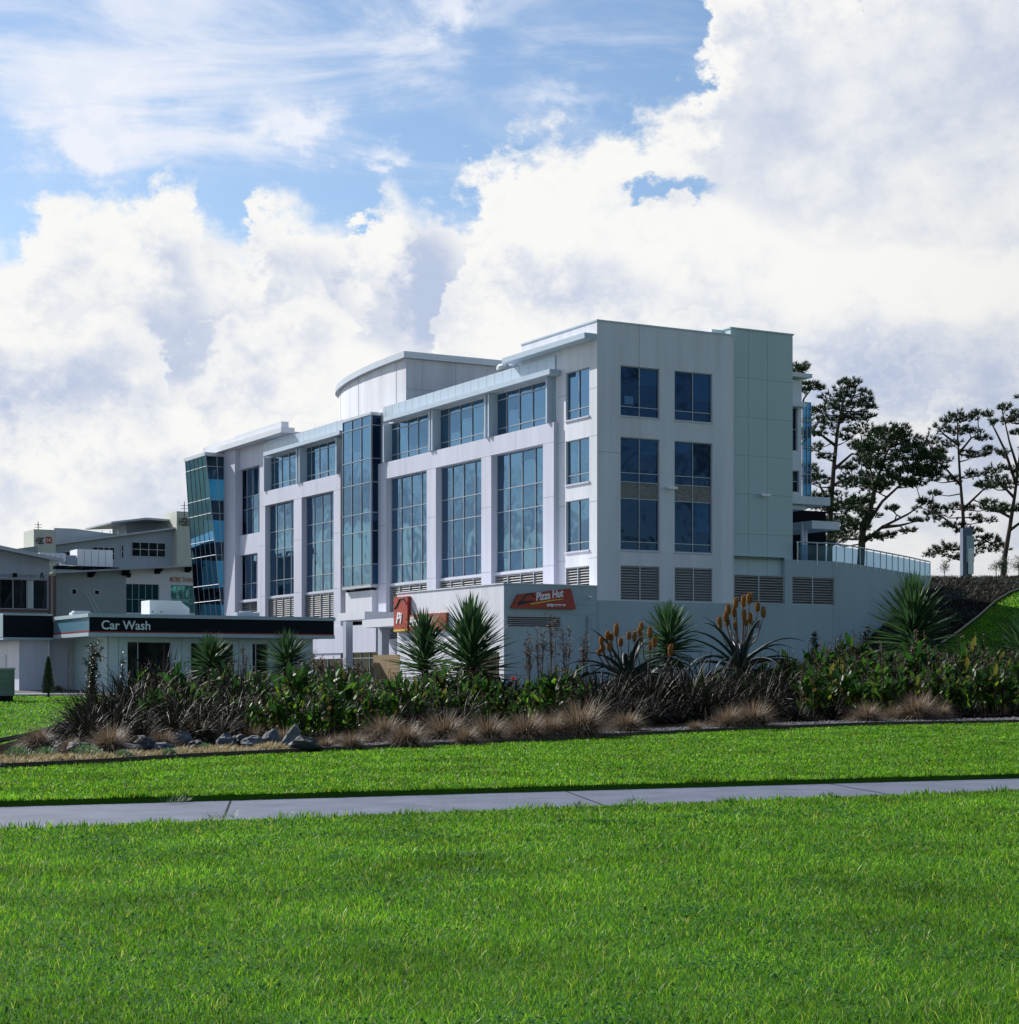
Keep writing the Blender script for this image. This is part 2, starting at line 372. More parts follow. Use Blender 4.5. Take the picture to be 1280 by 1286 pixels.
# ------------------------------------------------------------------ ground, lawns, path, planting bed
def lawnmat():
    m, nt, b = mat_new('lawn_turf'); N = nt.nodes.new; L = nt.links.new
    tc = N('ShaderNodeTexCoord'); n = N('ShaderNodeTexNoise'); n.inputs['Scale'].default_value = .8; n.inputs['Detail'].default_value = 8; n.inputs['Roughness'].default_value = .7; L(tc.outputs['Object'], n.inputs[0])
    cr = N('ShaderNodeValToRGB'); cr.color_ramp.elements[0].position = .3; cr.color_ramp.elements[1].position = .7
    cr.color_ramp.elements[0].color = (.030, .095, .008, 1); cr.color_ramp.elements[1].color = (.058, .165, .010, 1)
    L(n.outputs[0], cr.inputs[0]); L(cr.outputs[0], b.inputs['Base Color']); b.inputs['Roughness'].default_value = .9; b.inputs['Specular IOR Level'].default_value = .1
    n2 = N('ShaderNodeTexNoise'); n2.inputs['Scale'].default_value = 45; n2.inputs['Detail'].default_value = 4; L(tc.outputs['Object'], n2.inputs[0])
    bp = N('ShaderNodeBump'); bp.inputs['Strength'].default_value = .8; bp.inputs['Distance'].default_value = .05; L(n2.outputs[0], bp.inputs['Height']); L(bp.outputs[0], b.inputs['Normal'])
    return m
M['lawn'] = lawnmat()
M['soil'] = pmat('dark_mulch', (.026, .022, .019), .95, var=.35, vscale=6, bump=.5, bscale=14, spec=0)
M['gravelbase'] = pmat('gravel_bed', (.07, .07, .075), .9, var=.35, vscale=25, bump=.5, bscale=30, spec=0)
M['path'] = pmat('path_concrete', (.125, .145, .20), .62, var=.2, vscale=1.3, bump=.25, bscale=60, spec=.3)
M['edging'] = pmat('edging_timber', (.09, .065, .045), .8, var=.3, vscale=6, bump=.4)
M['paleedge'] = pmat('pale_edging', (.42, .33, .22), .8, var=.2, vscale=6)
def strip(mb, xs, y0, y1, ny, zf, p=1.0):
    b0 = len(mb.v)
    for x in xs:
        a, b = y0(x), y1(x)
        for j in range(ny+1):
            y = a+(b-a)*(j/ny)**p; mb.v.append((x, y, zf(x, y)))
    for i in range(len(xs)-1):
        for j in range(ny):
            k = b0+i*(ny+1)+j; mb.f.append((k, k+ny+1, k+ny+2, k+1))
def near_edge(x): return 22.2+.53*x
def far_edge(x): return 26.9+.45*x
FRONT = [hit(*p) for p in [(0, 966), (120, 960), (230, 953), (370, 946), (470, 941), (640, 933), (800, 924), (940, 917), (1100, 911), (1280, 908)]]
FXY = [(-60, 22.0), (-20, 28.6)]+[(p.x, p.y) for p in FRONT]+[(34, 70), (60, 75)]
def front(x):
    for (xa, ya), (xb, yb) in zip(FXY, FXY[1:]):
        if xa <= x <= xb: return ya+(yb-ya)*(x-xa)/(xb-xa)
    return FXY[0][1] if x < FXY[0][0] else FXY[-1][1]
g = MB(); gx = [-700, -350, -160, -80, -50]+list(np.arange(-40, 62, 3.0))+[75, 95, 130, 200, 400, 800]
gy = [-60, 0, 20, 45]+list(np.arange(50, 145, 3.0))+[160, 200, 260, 400, 700, 1300]
for x in gx:
    for y in gy: g.v.append((x, y, terrain(x, y)-.09))
n = len(gy)
for i in range(len(gx)-1):
    for j in range(n-1): k = i*n+j; g.f.append((k, k+n, k+n+1, k+1))
tag(g.build('ground', pmat('open_ground', (.085, .095, .06), .9, var=.2, vscale=.05, spec=.1)), kind='structure')
def lin(a, b, n): return [a+(b-a)*i/n for i in range(n+1)]
def zl(x, y): return terrain(x, y)
m = MB(); xs = lin(-34, 34, 68)
strip(m, xs, lambda x: 3.0, lambda x: max(3.2, near_edge(x)), 8, zl)
for i in range(len(xs)-1):
    a, b = xs[i], xs[i+1]; m.q((a, near_edge(a), -.1), (b, near_edge(b), -.1), (b, near_edge(b), 0), (a, near_edge(a), 0))
tag(m.build('lawn', M['lawn']), kind='structure')
m = MB(); xs = lin(-60, 60, 80)
strip(m, xs, far_edge, lambda x: 150.0, 60, zl, 1.3)
for i in range(len(xs)-1):
    a, b = xs[i], xs[i+1]; m.q((a, far_edge(a), -.1), (b, far_edge(b), -.1), (b, far_edge(b), 0), (a, far_edge(a), 0))
tag(m.build('lawn', M['lawn']), kind='structure')
m = MB(); strip(m, lin(-62, 13, 25), lambda x: 86.5, lambda x: 150.0, 16, lambda x, y: terrain(x, y)+.03)
tag(m.build('forecourt_pavement', pmat('forecourt_asphalt', (.11, .11, .115), .85, var=.15, vscale=.6, spec=.15)), kind='structure')
# path in two pours with joints; grass lip stands above it
m = MB()
m.q((-34, near_edge(-34)-.3, -.075), (50, near_edge(50)-.3, -.075), (50, far_edge(50)+.1, -.075), (-34, far_edge(-34)+.1, -.075))
pth = m.build('path', M['path']); tag(pth, kind='structure')
j = MB()
def mid(x): return near_edge(x)+.95
for i in range(60):
    a = -34+i*1.3; b = a+1.3
    if R.random() < .7:
        w = R.uniform(.03, .07); j.q((a, mid(a), -.071), (b, mid(b), -.071), (b, mid(b)+w, -.071), (a, mid(a)+w, -.071))
for px in (-300, 272, 782, 1160):
    k = (px-HX)/F; x = k*22.0/(1-.53*k); 
    y0, y1 = near_edge(x)-.1, far_edge(x-.6); w = .028
    j.q((x, y0, -.071), (x+w, y0, -.071), (x-.6+w, y1, -.071), (x-.6, y1, -.071))
j.build('expansion_joint', pmat('joint_grime', (.055, .055, .055), .9, spec=0), pth)
# bed
m = MB()
def backy(x): return 43.0 if x < -12 else 84.0
zb = lambda x, y: terrain(x, y)+.03
strip(m, lin(-50, -12.01, 20), front, lambda x: 43.0, 4, zb); strip(m, lin(-12, 55, 60), front, lambda x: max(front(x)+1, 84.0), 16, zb)
strip(m, lin(-16.5, -12, 5), lambda x: 43+(-12-x)*9, lambda x: 84.0, 8, zb)
tag(m.build('garden_bed', M['soil']), kind='structure')
m = MB(); xs = lin(-30, 40, 90)
strip(m, xs, lambda x: front(x)+.05, lambda x: front(x)+2.2, 3, lambda x, y: terrain(x, y)+.05)
tag(m.build('gravel_strip', M['gravelbase']), kind='structure')
def gravel():
    rg = np.random.default_rng(5); n = 9000
    x = rg.uniform(-13, 20, n); y = np.array([front(a) for a in x])+rg.uniform(.08, 2.1, n)
    z = np.array([terrain(a, b) for a, b in zip(x, y)])+.055
    o = np.array([[1,0,0],[0,1,0],[-1,0,0],[0,-1,0],[0,0,.8],[0,0,-.6]], float)
    s = rg.uniform(.02, .055, (n, 1, 1))*rg.uniform(.6, 1.4, (n, 1, 3)); t = rg.uniform(0, 6.28, n)
    v = o[None]*s; c, d = np.cos(t)[:, None], np.sin(t)[:, None]
    v = np.stack([v[..., 0]*c-v[..., 1]*d, v[..., 0]*d+v[..., 1]*c, v[..., 2]], -1)+np.stack([x, y, z], -1)[:, None]
    f = np.array([[0,1,4],[1,2,4],[2,3,4],[3,0,4],[1,0,5],[2,1,5],[3,2,5],[0,3,5]])
    ff = (f[None]+np.arange(n)[:, None, None]*6).reshape(-1, 3)
    return v.reshape(-1, 3), ff
def np_mesh(name, v, f, mat):
    me = bpy.data.meshes.new(name); k = f.shape[1]
    me.vertices.add(len(v)); me.vertices.foreach_set('co', v.astype(np.float32).ravel())
    me.loops.add(f.size); me.loops.foreach_set('vertex_index', f.astype(np.int32).ravel())
    me.polygons.add(len(f)); me.polygons.foreach_set('loop_start', np.arange(0, f.size, k, dtype=np.int32))
    me.update(calc_edges=True); me.materials.append(mat); return me
M['stone'] = leafmat('grey_gravel', [(.05, .05, .055), (.13, .13, .14), (.22, .22, .23), (.06, .06, .07)], .8, 0, .05)
tag(mo('gravel', np_mesh('gravel', *gravel(), M['stone'])), 'dark grey gravel along the front of the planting bed', 'gravel', kind='stuff')
# timber edging boards along the bed front
m = MB(); xs = lin(-16, 32, 80)
for a, b in zip(xs, xs[1:]):
    za, zb_ = terrain(a, front(a)), terrain(b, front(b))
    m.q((a, front(a)-.02, za-.05), (b, front(b)-.02, zb_-.05), (b, front(b)-.02, zb_+.10), (a, front(a)-.02, za+.10))
    m.q((a, front(a)-.02, za+.10), (b, front(b)-.02, zb_+.10), (b, front(b)+.03, zb_+.10), (a, front(a)+.03, za+.10))
    m.q((a, front(a)+.03, za+.10), (b, front(b)+.03, zb_+.10), (b, front(b)+.03, zb_-.05), (a, front(a)+.03, za-.05))
tag(m.build('edging_board', M['edging']), 'low dark timber edging between the lawn and the planting bed', 'garden edging')
m = MB(); m.tube([(-15.5, 42.6, .1), (-12.2, 43, .1), (-12.5, 47.5, .13), (-13.4, 56, .26), (-15, 70, .53)], [.06]*5, 4)
tag(m.build('edging_board', M['edging']), 'dark timber edging at the back left corner of the bed by the small lawn', 'garden edging')
# mulched bank and its pale edging on the hill at the right
EB = [hit(*p) for p in [(1128, 838), (1160, 822), (1180, 812), (1205, 795), (1230, 775), (1250, 757), (1268, 746), (1282, 741)]]
TB = [W(px, Y) for px, Y in [(1040, 106), (1070, 112), (1100, 122), (1135, 132), (1160, 136), (1200, 137), (1250, 137), (1290, 137)]]
m = MB()
for (a, b), (c, d) in zip(zip(EB, EB[1:]), zip(TB, TB[1:])):
    for k in range(8):
        P = []
        for q0, q1, t in ((a, c, k/8), (b, d, k/8), (b, d, (k+1)/8), (a, c, (k+1)/8)):
            p = q0.lerp(q1, t); P.append((p.x, p.y, terrain(p.x, p.y)+.12))
        m.q(*P)
tag(m.build('mulched_bank', M['soil']), kind='structure')
m = MB(); m.tube([p+Vector((0, 0, .12)) for p in EB], [.07]*len(EB), 4)
tag(m.build('edging_board', M['paleedge']), 'pale curved timber edging climbing the grassy hill below the mulched bank', 'garden edging')

# ------------------------------------------------------------------ walls with openings, windows, louvres
def PL(plane, c):
    if plane == 'x': return lambda a, z, d=0.0: (c+d, a, z)
    return lambda a, z, d=0.0: (a, c+d, z)
def pbox(mb, plane, c, a0, a1, z0, z1, d0, d1):
    if plane == 'x': mb.box(c+d0, c+d1, a0, a1, z0, z1)
    else: mb.box(a0, a1, c+d0, c+d1, z0, z1)
def wall(mb, plane, c, a0, a1, z0, z1, holes, depth, close=''):
    P = PL(plane, c)
    A = sorted({a0, a1}|{h[0] for h in holes}|{h[1] for h in holes}); Zs = sorted({z0, z1}|{h[2] for h in holes}|{h[3] for h in holes})
    A = [a for a in A if a0 <= a <= a1]; Zs = [q for q in Zs if z0 <= q <= z1]
    for i in range(len(A)-1):
        for k in range(len(Zs)-1):
            ca, cz = (A[i]+A[i+1])/2, (Zs[k]+Zs[k+1])/2
            if any(h[0] < ca < h[1] and h[2] < cz < h[3] for h in holes): continue
            mb.q(P(A[i], Zs[k]), P(A[i+1], Zs[k]), P(A[i+1], Zs[k+1]), P(A[i], Zs[k+1]))
    for h in holes:
        q = [(h[0], h[2]), (h[1], h[2]), (h[1], h[3]), (h[0], h[3])]
        for i in range(4):
            s, e = q[i], q[(i+1) % 4]; mb.q(P(*s), P(*e), P(*e, depth), P(*s, depth))
    ed = {'l': ((a0, z0), (a0, z1)), 'r': ((a1, z0), (a1, z1)), 't': ((a0, z1), (a1, z1)), 'b': ((a0, z0), (a1, z0))}
    for e in close:
        s, t = ed[e]; mb.q(P(*s), P(*t), P(*t, depth), P(*s, depth))
def window(parent, plane, c, As, Zs, gm, depth=.16, fw=.038, tilt=.004, sub='pane', frame='frame', solid=(), name='window', back=True):
    """c is the wall face; the panes lie 'depth' behind it"""
    fr = MB(); gp = MB(); sp = MB(); bl_ = []; P = PL(plane, c)
    a0, a1, z0, z1 = As[0], As[-1], Zs[0], Zs[-1]
    for i in range(len(As)-1):
        for k in range(len(Zs)-1):
            am, zm = (As[i]+As[i+1])/2, (Zs[k]+Zs[k+1])/2; tx, tz = R.gauss(0, tilt), R.gauss(0, tilt*.6)
            q = []
            for a, z in ((As[i], Zs[k]), (As[i+1], Zs[k]), (As[i+1], Zs[k+1]), (As[i], Zs[k+1])):
                q.append(P(a, z, depth+tx*(a-am)+tz*(z-zm)))
            (sp if k in solid else gp).q(*q)
            if gm in (M['glassA'], M['glassB']) and Zs[k+1]-Zs[k] > 1.2 and k not in solid and R.random() < .3:
                zb_ = Zs[k+1]-(Zs[k+1]-Zs[k])*R.choice((.3, .45, .7, 1.0))
                bl_.append([P(a, z, depth-.012+tx*(a-am)+tz*(z-zm)) for a, z in ((As[i]+.04, zb_), (As[i+1]-.04, zb_), (As[i+1]-.04, Zs[k+1]), (As[i]+.04, Zs[k+1]))])
    for i, a in enumerate(As):
        lo = a if i == 0 else a-fw/2; hi = a if i == len(As)-1 else a+fw/2
        if i == 0: hi = a+fw
        if i == len(As)-1: lo = a-fw
        pbox(fr, plane, c, lo, hi, z0, z1, depth-.06, depth+.03)
    for k, z in enumerate(Zs):
        lo = z if k == 0 else z-fw/2; hi = z if k == len(Zs)-1 else z+fw/2
        if k == 0: hi = z+fw
        if k == len(Zs)-1: lo = z-fw
        pbox(fr, plane, c, a0+.002, a1-.002, lo, hi, depth-.063, depth+.028)
    w = fr.build(name, M['frame'], parent)
    gp.build(sub, gm, w)
    for q in bl_:
        k = MB(); k.q(*q); k.build('blind', M['glassBl'] if gm == M['glassA'] else M['blindB'], w)
    if solid: sp.build('spandrel_panel', M['spandrel'], w)
    return w
def louvre(parent, plane, c, As, z0, z1, depth=.2, pitch=.15):
    m = MB(); P = PL(plane, c); a0, a1 = As[0]+.03, As[-1]-.03; z = z0+.02
    while z < z1-.06:
        m.q(P(a0, z, .05), P(a1, z, .05), P(a1, z+pitch*.85, depth-.02), P(a0, z+pitch*.85, depth-.02))
        m.q(P(a0, z, .05), P(a1, z, .05), P(a1, z+.03, .05), P(a0, z+.03, .05))
        z += pitch
    l = m.build('louvre', M['louvre'], parent)
    f = MB()
    for a in As: pbox(f, plane, c, max(a0-.03, a-.03), min(a1+.03, a+.03), z0, z1, .02, .10)
    pbox(f, plane, c, a0, a1, z1-.05, z1, .025, .095); pbox(f, plane, c, a0, a1, z0, z0+.05, .025, .095)
    f.build('frame', M['frame'], l)
    k = MB(); k.q(P(a0-.03, z0, depth), P(a1+.03, z0, depth), P(a1+.03, z1, depth), P(a0-.03, z1, depth)); k.build('backing', M['dark'], l)
    return l
def joints(mb, plane, c, lines, w=.025):
    for kind, p, lo, hi in lines:
        if kind == 'v': pbox(mb, plane, c, p-w/2, p+w/2, lo, hi, -.003, .002)
        else: pbox(mb, plane, c, lo, hi, p-w/2, p+w/2, -.004, .001)

# ------------------------------------------------------------------ main office building
U, V, Zp = FM.U, FM.V, FM.Z
B = thing('office_building', 'large white four storey office building with blue glass bays and a shaded end wall', 'office building', (CX, CY, 0), TH)
wt, li, par, gr, ba, jo, da = MB(), MB(), MB(), MB(), MB(), MB(), MB()
ZT, ZL3, ZT3, ZS3, ZL2, ZT2, ZS2, ZL1, ZT1, ZS1, ZLV, ZLB = 21.12, 18.78, 16.6, 16.07, 14.9, 12.95, 12.45, 11.53, 9.15, 8.68, 7.84, 5.9
# --- shaded end wall (local y = 0)
b1, b1r, b2, b2r, bend = V(779.6), V(828.5), V(847.5), V(894.8), V(921.6)
cols = [(b1, b1r), (b2, b2r)]
holes = []
for a, b in cols: holes += [(a, b, ZS3, ZL3+.05), (a, b, ZS1, ZL2), (a, b, ZLB, ZLV)]
wall(wt, 'y', 0, 0, bend, 5.87, ZT, holes, .18, 'rt')
for a, b in cols:
    mx_ = (a+b)/2
    window(B, 'y', 0, [a, mx_, b], [ZS3, ZT3, ZL3+.05], M['glassB'])
    window(B, 'y', 0, [a, mx_, b], [ZS1, ZT1, ZL1, ZS2, ZT2, ZL2], M['glassB'], solid=(2,))
    louvre(B, 'y', 0, [a, mx_, b], ZLB, ZLV)
    for z in (ZS3, ZS1): pbox(li, 'y', 0, a-.05, b+.05, z-.07, z-.002, -.06, .1)
joints(jo, 'y', 0, [('v', V(803), ZL3+.05, ZT), ('h', 14.0, 0, b1)], .02)
m = MB(); m.box(V(786), V(797), .14, .155, Zp(507, 0, V(790)), Zp(497, 0, V(790))); m.build('notice', M['notice'], B)
# --- grey green stair tower, set back and taller
tv, td = V(995.7, .3), .3
tl = V(896, .9)
gr.box(bend-.002, tv, td, 6.5, 7.5, 21.62); gr.box(tl, bend-.001, 1.0, 6.5, 19.5, 21.62)
wt.box(tl-.05, tl-.001, .99, 6.5, 19.5, 21.64)
gr.box(bend-.05, tv+.06, td-.06, 6.55, 21.62, 21.70)
for a in (V(940, td), V(964, td)): joints(jo, 'y', td, [('v', a, 7.56, 21.6)], .018)
for py in (476, 525, 573, 621, 671): joints(jo, 'y', td, [('h', Zp(py, td, V(950, td)), bend, tv)], .018)
# --- white return at the corner, sunlit face (local x = 0)
u1, u2 = U(740.2), U(710.7); ue = U(655)
HA = [(u1, u2, ZS3, ZL3-.03), (u1, u2, ZS2, ZL2), (u1, u2, ZS1, ZL1), (u1, u2, ZLB, ZLV-.03)]
wall(wt, 'x', 0, 0, U(698), 5.87, ZT, HA, .18, 'rt'); wall(wt, 'x', 0, U(698), ue, 19.9, ZT, [], .18, 'rt')
um = (u1+u2)/2
for (z0, zt, z1) in ((ZS3, ZT3, ZL3-.03), (ZS2, ZT2, ZL2), (ZS1, ZT1, ZL1)):
    window(B, 'x', 0, [u1, um, u2], [z0, zt, z1], M['glassA'])
    pbox(li, 'x', 0, u1-.05, u2+.05, z0-.08, z0-.002, -.07, .1)
louvre(B, 'x', 0, [u1, um, u2], ZLB, ZLV-.03)
for z in (7.9, 11.0, 14.6, 17.2): joints(jo, 'x', 0, [('h', z+.3, 0, u1), ('h', z+.3, u2, U(701))], .02)
# solid body, roofs
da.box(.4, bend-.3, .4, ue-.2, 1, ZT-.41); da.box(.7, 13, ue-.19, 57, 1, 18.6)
wt.box(.02, bend-.02, .02, ue-.02, ZT-.4, ZT-.3)
par.box(-.04, .14, -.04, ue+.02, ZT+.001, ZT+.09); par.box(.14, bend+.03, -.04, .14, ZT+.001, ZT+.09)
# slab canopy near the top of the corner block
sc = MB(); sc.box(-.75, -.002, U(741, -.4), U(637, -.4), 20.15, 20.45); sc.build('canopy_slab', M['parapet'], B)
# --- three-bay section
XP = -.28            # face of the projecting frame
def bays(ur, ul, cols_px, awr, parr, ztop, sill_px, row, name):
    """projecting frame ur..ul with tall bays, storey of windows and an awning above"""
    hs = []; 
    for (pr, pl, mu) in cols_px:
        a, b = U(pr, XP), U(pl, XP); hs.append((a, b, 4.2, 15.0))
    wall(li, 'x', XP, ur, ul, 3.0, 16.1, hs, .46, 'lrt')
    for (pr, pl, mu), h in zip(cols_px, hs):
        As = [h[0]]+[h[0]+(h[1]-h[0])*k/mu for k in range(1, mu)]+[h[1]]
        window(B, 'x', XP, As, [7.95, 9.15, 11.55, 12.91, 15.0], M['glassA'], depth=.44, fw=.042)
        pbox(li, 'x', XP, h[0], h[1], 7.80, 7.949, .25, .46)
        louvre(B, 'x', XP+.24, As, 4.2, 7.80, depth=.2)
        joints(jo, 'x', XP, [('v', (h[0]+h[1])/2+.1, 15.0, 16.1)], .02)
    e = [ur]+[q for h in hs for q in (h[0], h[1])]+[ul]
    for i in range(0, len(e), 2):
        joints(jo, 'x', XP, [('h', z, e[i], e[i+1]) for z in (8.0, 11.9, 14.98)], .02)
bays(U(695.6, XP), U(474.8, XP), [(682, 617, 4), (604.5, 547.5, 4), (536, 485, 4)], 0, 0, 0, 0, 0, 'a')
bays(U(427.7, XP), U(326.5, XP), [(419, 378.8, 4), (369, 333, 4)], 0, 0, 0, 0, 0, 'b')
def upper(bs, awl, awr, parl, parr, panels):
    for (pr, pl, mu) in bs:
        a, b = U(pr, .1), U(pl, .1)
        As = [a+(b-a)*k/mu for k in range(mu+1)]
        window(B, 'x', 0, As, [16.15, 16.58, 18.3, 18.7], M['glassA'], depth=.2)
    # fins beside the windows
    for px in panels:
        a = U(px, -.3); f = MB(); f.box(-.42, .2, a-.07, a+.07, 16.11, 18.72); f.build('fin', M['parapet'], B)
    aw = MB(); a0, a1 = U(awr, -.7), U(awl, -.7)
    aw.box(-.72, -.03, a0, a1, 18.74, 19.03); aw.build('awning_slab', M['parapet'], B)
    p0, p1 = U(parr, -.1), U(parl, -.1)
    par.box(-.10, .3, p0, p1, 19.035, 19.92)
    a = p0+1.0
    while a < p1: jo.box(-.104, -.098, a, a+.02, 19.04, 19.9); a += 1.02
    wt.box(0, .25, p0+.02, p1-.02, 18.7, 19.03)
upper([(685, 619.8, 4), (607, 549, 4), (537, 487, 4)], 482, 690.6, 481, 697, [688.5, 615.5, 611, 544.5, 541, 483.5])
upper([(421, 380.5, 4), (372, 335, 4)], 331, 426.5, 331, 430.5, [424, 377.5, 374, 333])
# plain strips of cladding between window heads and beside the upper storey
wall(par, 'x', 0.01, U(697), U(688), 16.1, 19.93, [], .2, 'lt')
# wall right of the glass tower, up into the drum base
wall(wt, 'x', 0.0, U(484), U(472), 3.0, 19.9, [], .2, 'lrt')
wall(wt, 'x', 0.0, U(430), U(427), 3.0, 19.9, [], .2, 'lr')
# --- projecting glass tower
g0, g1 = U(466.5, -.75), U(431, -.75)
gt = MB(); X = -.75
wn = window(B, 'x', X, [g0+(g1-g0)*k/3 for k in range(4)], [7.95, 9.35, 11.6, 12.85, 14.9, 16.5, 18.75, 19.45], M['glassA'], depth=.0, name='curtain_wall')
wn2 = window(B, 'y', g0, [X, -.02], [7.95, 9.35, 11.6, 12.85, 14.9, 16.5, 18.75, 19.45], M['glassB'], depth=.0, name='curtain_wall')
cap = MB(); cap.box(X-.08, .05, g0-.08, g1+.08, 19.45, 19.62); cap.build('tower_cap', M['metal'], B); cap = MB(); cap.box(X-.05, 0, g0-.05, g1+.05, 7.78, 7.94); cap.build('tower_sill', M['metal'], B)
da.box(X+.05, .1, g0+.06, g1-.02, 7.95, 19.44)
# entrance below: white boxes, canopies, columns, glazed front
cr_ = MB(); 
cr_.box(-.5, .1, U(467, -.5), U(434, -.5), 5.6, 7.6); cr_.build('entrance_panel', M['white'], B)
c1 = MB(); c1.box(-3.2, .0, U(488, -1.5), U(424, -3.2), 5.45, 5.95); c1.build('entrance_canopy', M['cream'], B)
c2 = MB(); a = U(455, -4.6); c2.box(-4.6, -.6, a-6.3, a, 4.80, 5.30); c2.build('entrance_canopy', M['cream'], B)
for px, v in ((482, -3.2), (437, -2.0)):
    a = U(px, v); k = MB(); k.box(v-.25, v+.25, a-.25, a+.25, .8, 5.44 if px < 450 else 4.79); k.build('column', M['greywall'], B)
gf = MB(); gf.box(-.35, .1, U(478), U(392, -.3), 3.4, 5.3); gf.build('entrance_panel', M['lilac'], B)
a0, a1 = U(478, -.1), U(385, -.1)
window(B, 'x', -.3, [a0+(a1-a0)*k/9 for k in range(10)], [1.0, 1.6, 3.0, 3.4], M['glassD'], depth=.1, name='shopfront')
# --- recessed wall and windows at the far left, pier
w6r, w6l = U(330), U(297)
wall(li, 'x', .0, U(332), U(293), 3.0, 21.05, [(U(326), U(297.5), 13.1, 18.4), (U(323.5), U(296), 7.9, 11.5), (U(323), U(296), 5.0, 7.7)], .5, 't')
for z0, z1, n_, zz in ((13.1, 18.4, 4, [13.1, 15.2, 16.2, 18.4]), (7.9, 11.5, 4, [7.9, 9.2, 11.5])):
    a0, a1 = (U(326), U(297.5)) if z0 > 12 else (U(323.5), U(296))
    window(B, 'x', 0, [a0+(a1-a0)*k/n_ for k in range(n_+1)], zz, M['glassA'], depth=.45, tilt=.02)
louvre(B, 'x', .25, [U(323), U(310), U(296)], 5.0, 7.7)
pr0, pr1 = U(295, -.35), U(281, -.35)
li.box(-.35, .3, pr0, pr1, 3.0, 20.2)
wt.box(0.001, 8, U(332)+.1, U(257), 18.5, 21.05)
pc = MB(); pc.box(-.9, .2, U(353, -.9), U(253, -.9), 20.1, 20.5); pc.box(-.35, .25, U(354, -.3), U(296, -.3), 20.52, 21.12); pc.box(-.2, .25, U(295, -.2), U(255, -.2), 20.52, 21.05); pc.build('roof_fascia', M['cream'], B)
# --- leaning glass corner bay at the far left
def bay():
    zt, zb = 19.75, 6.6
    ys0, ys1 = U(281, -1.0), U(238, -.9)
    yr = pr1+.02
    def xs(z): return -.45-1.45*(z-zb)/(zt-zb)
    def yl(z): return U(245, -.5)+(U(233, -1.9)-U(245, -.5))*(z-zb)/(zt-zb)
    Z7 = [zb, 8.0, 9.3, 11.7, 12.9, 15.1, 16.3, 18.9, zt]
    fr, gp, gA = MB(), MB(), MB()
    n1 = 5
    for k in range(8):
        z0, z1 = Z7[k], Z7[k+1]; top = k in (1, 3, 5, 7)
        for i in range(n1):
            P = lambda i_, z: (xs(z), yr+(yl(z)-yr)*i_/n1, z)
            gA.q(P(i, z0), P(i+1, z0), P(i+1, z1), P(i, z1))
        for (xa, xb) in ((0, .5), (.5, 1)):
            Q = lambda s_, z: (xs(z)*(1-s_)+.0*s_, yr, z)
            gp.q(Q(xa, z0), Q(xb, z0), Q(xb, z1), Q(xa, z1))
            gp.q(*[(xs(z)*(1-s_), yl(z), z) for s_, z in ((xa, z0), (xb, z0), (xb, z1), (xa, z1))])
    for z in Z7:
        fr.tube([(xs(z)-.02, yr-.03, z), (xs(z)-.02, yl(z)+.03, z)], [.032]*2, 4); fr.tube([(xs(z)-.02, yr-.03, z), (0, yr-.03, z)], [.032]*2, 4)
    for i in range(n1+1):
        fr.tube([(xs(zb)-.02, yr+(yl(zb)-yr)*i/n1, zb), (xs(zt)-.02, yr+(yl(zt)-yr)*i/n1, zt)], [.022]*2, 4)
    for s_ in (0, .5): fr.tube([(xs(zb)*(1-s_), yr-.03, zb), (xs(zt)*(1-s_), yr-.03, zt)], [.035]*2, 4)
    w = fr.build('glass_bay', M['frame'], B); gp.build('pane', M['glassC'], w); gA.build('pane', M['glassE'], w)
    sl_ = MB()
    for z in (8.6, 12.3, 15.7): sl_.box(xs(z)+.12, 4, yr+.1, yl(z)-.15, z-.7, z+.45)
    sl_.box(xs(18)+.1, 4, yr+.1, yl(zt)-.2, 19.0, 19.7)
    sl_.box(2.2, 4.5, yr, yl(12)-2.2, 3, 19.7); sl_.build('floor_slab', M['dark'], w)
    c = MB(); c.prism([(xs(zt)-.12, yr-.12), (.1, yr-.12), (.1, yl(zt)+.12), (xs(zt)-.12, yl(zt)+.12)], zt, zt+.28); c.build('cap', M['metal'], w)
    b_ = MB(); b_.box(-.4, 3, yr+.02, yl(zb)-.1, 2.5, zb-.05); b_.build('plinth', M['white'], w)
bay()
# --- curved drum on the roof
def drum():
    qv = .5; q = U(510, qv)
    pts = []
    for k in range(19):
        t = rad(85)*k/18; pts.append((qv+4.4*(1-math.cos(t)), q+18.5*math.sin(t)))
    vr = V(660, q)
    zt = Zp(450, q, qv)
    poly = pts+[(vr, pts[-1][1]), (vr, q)]
    d = MB(); d.prism(poly, 18.5, zt); o = d.build('curved_drum', M['white'], B)
    cx_, cy_ = sum(p[0] for p in poly)/len(poly), sum(p[1] for p in poly)/len(poly)
    cp = [(p[0]+(p[0]-cx_)*.03-(.25), p[1]+(p[1]-cy_)*.03) for p in poly]
    c = MB(); c.prism(cp, zt, zt+.42); c.build('cap', M['metal'], o)
    j = MB()
    for a, b in list(zip(pts[1:], pts[2:]))[::5]: j.tube([(a[0]-.005, a[1], 19.9), (a[0]-.005, a[1], zt)], [.012]*2, 4)
    k = qv+1.2
    while k < vr: j.box(k, k+.015, q-.004, q+.001, 19.9, zt); k += 2.5
    j.box(qv, vr, q-.004, q+.001, 20.9, 20.92)
    j.build('panel_joint', M['joint'], o)
drum()
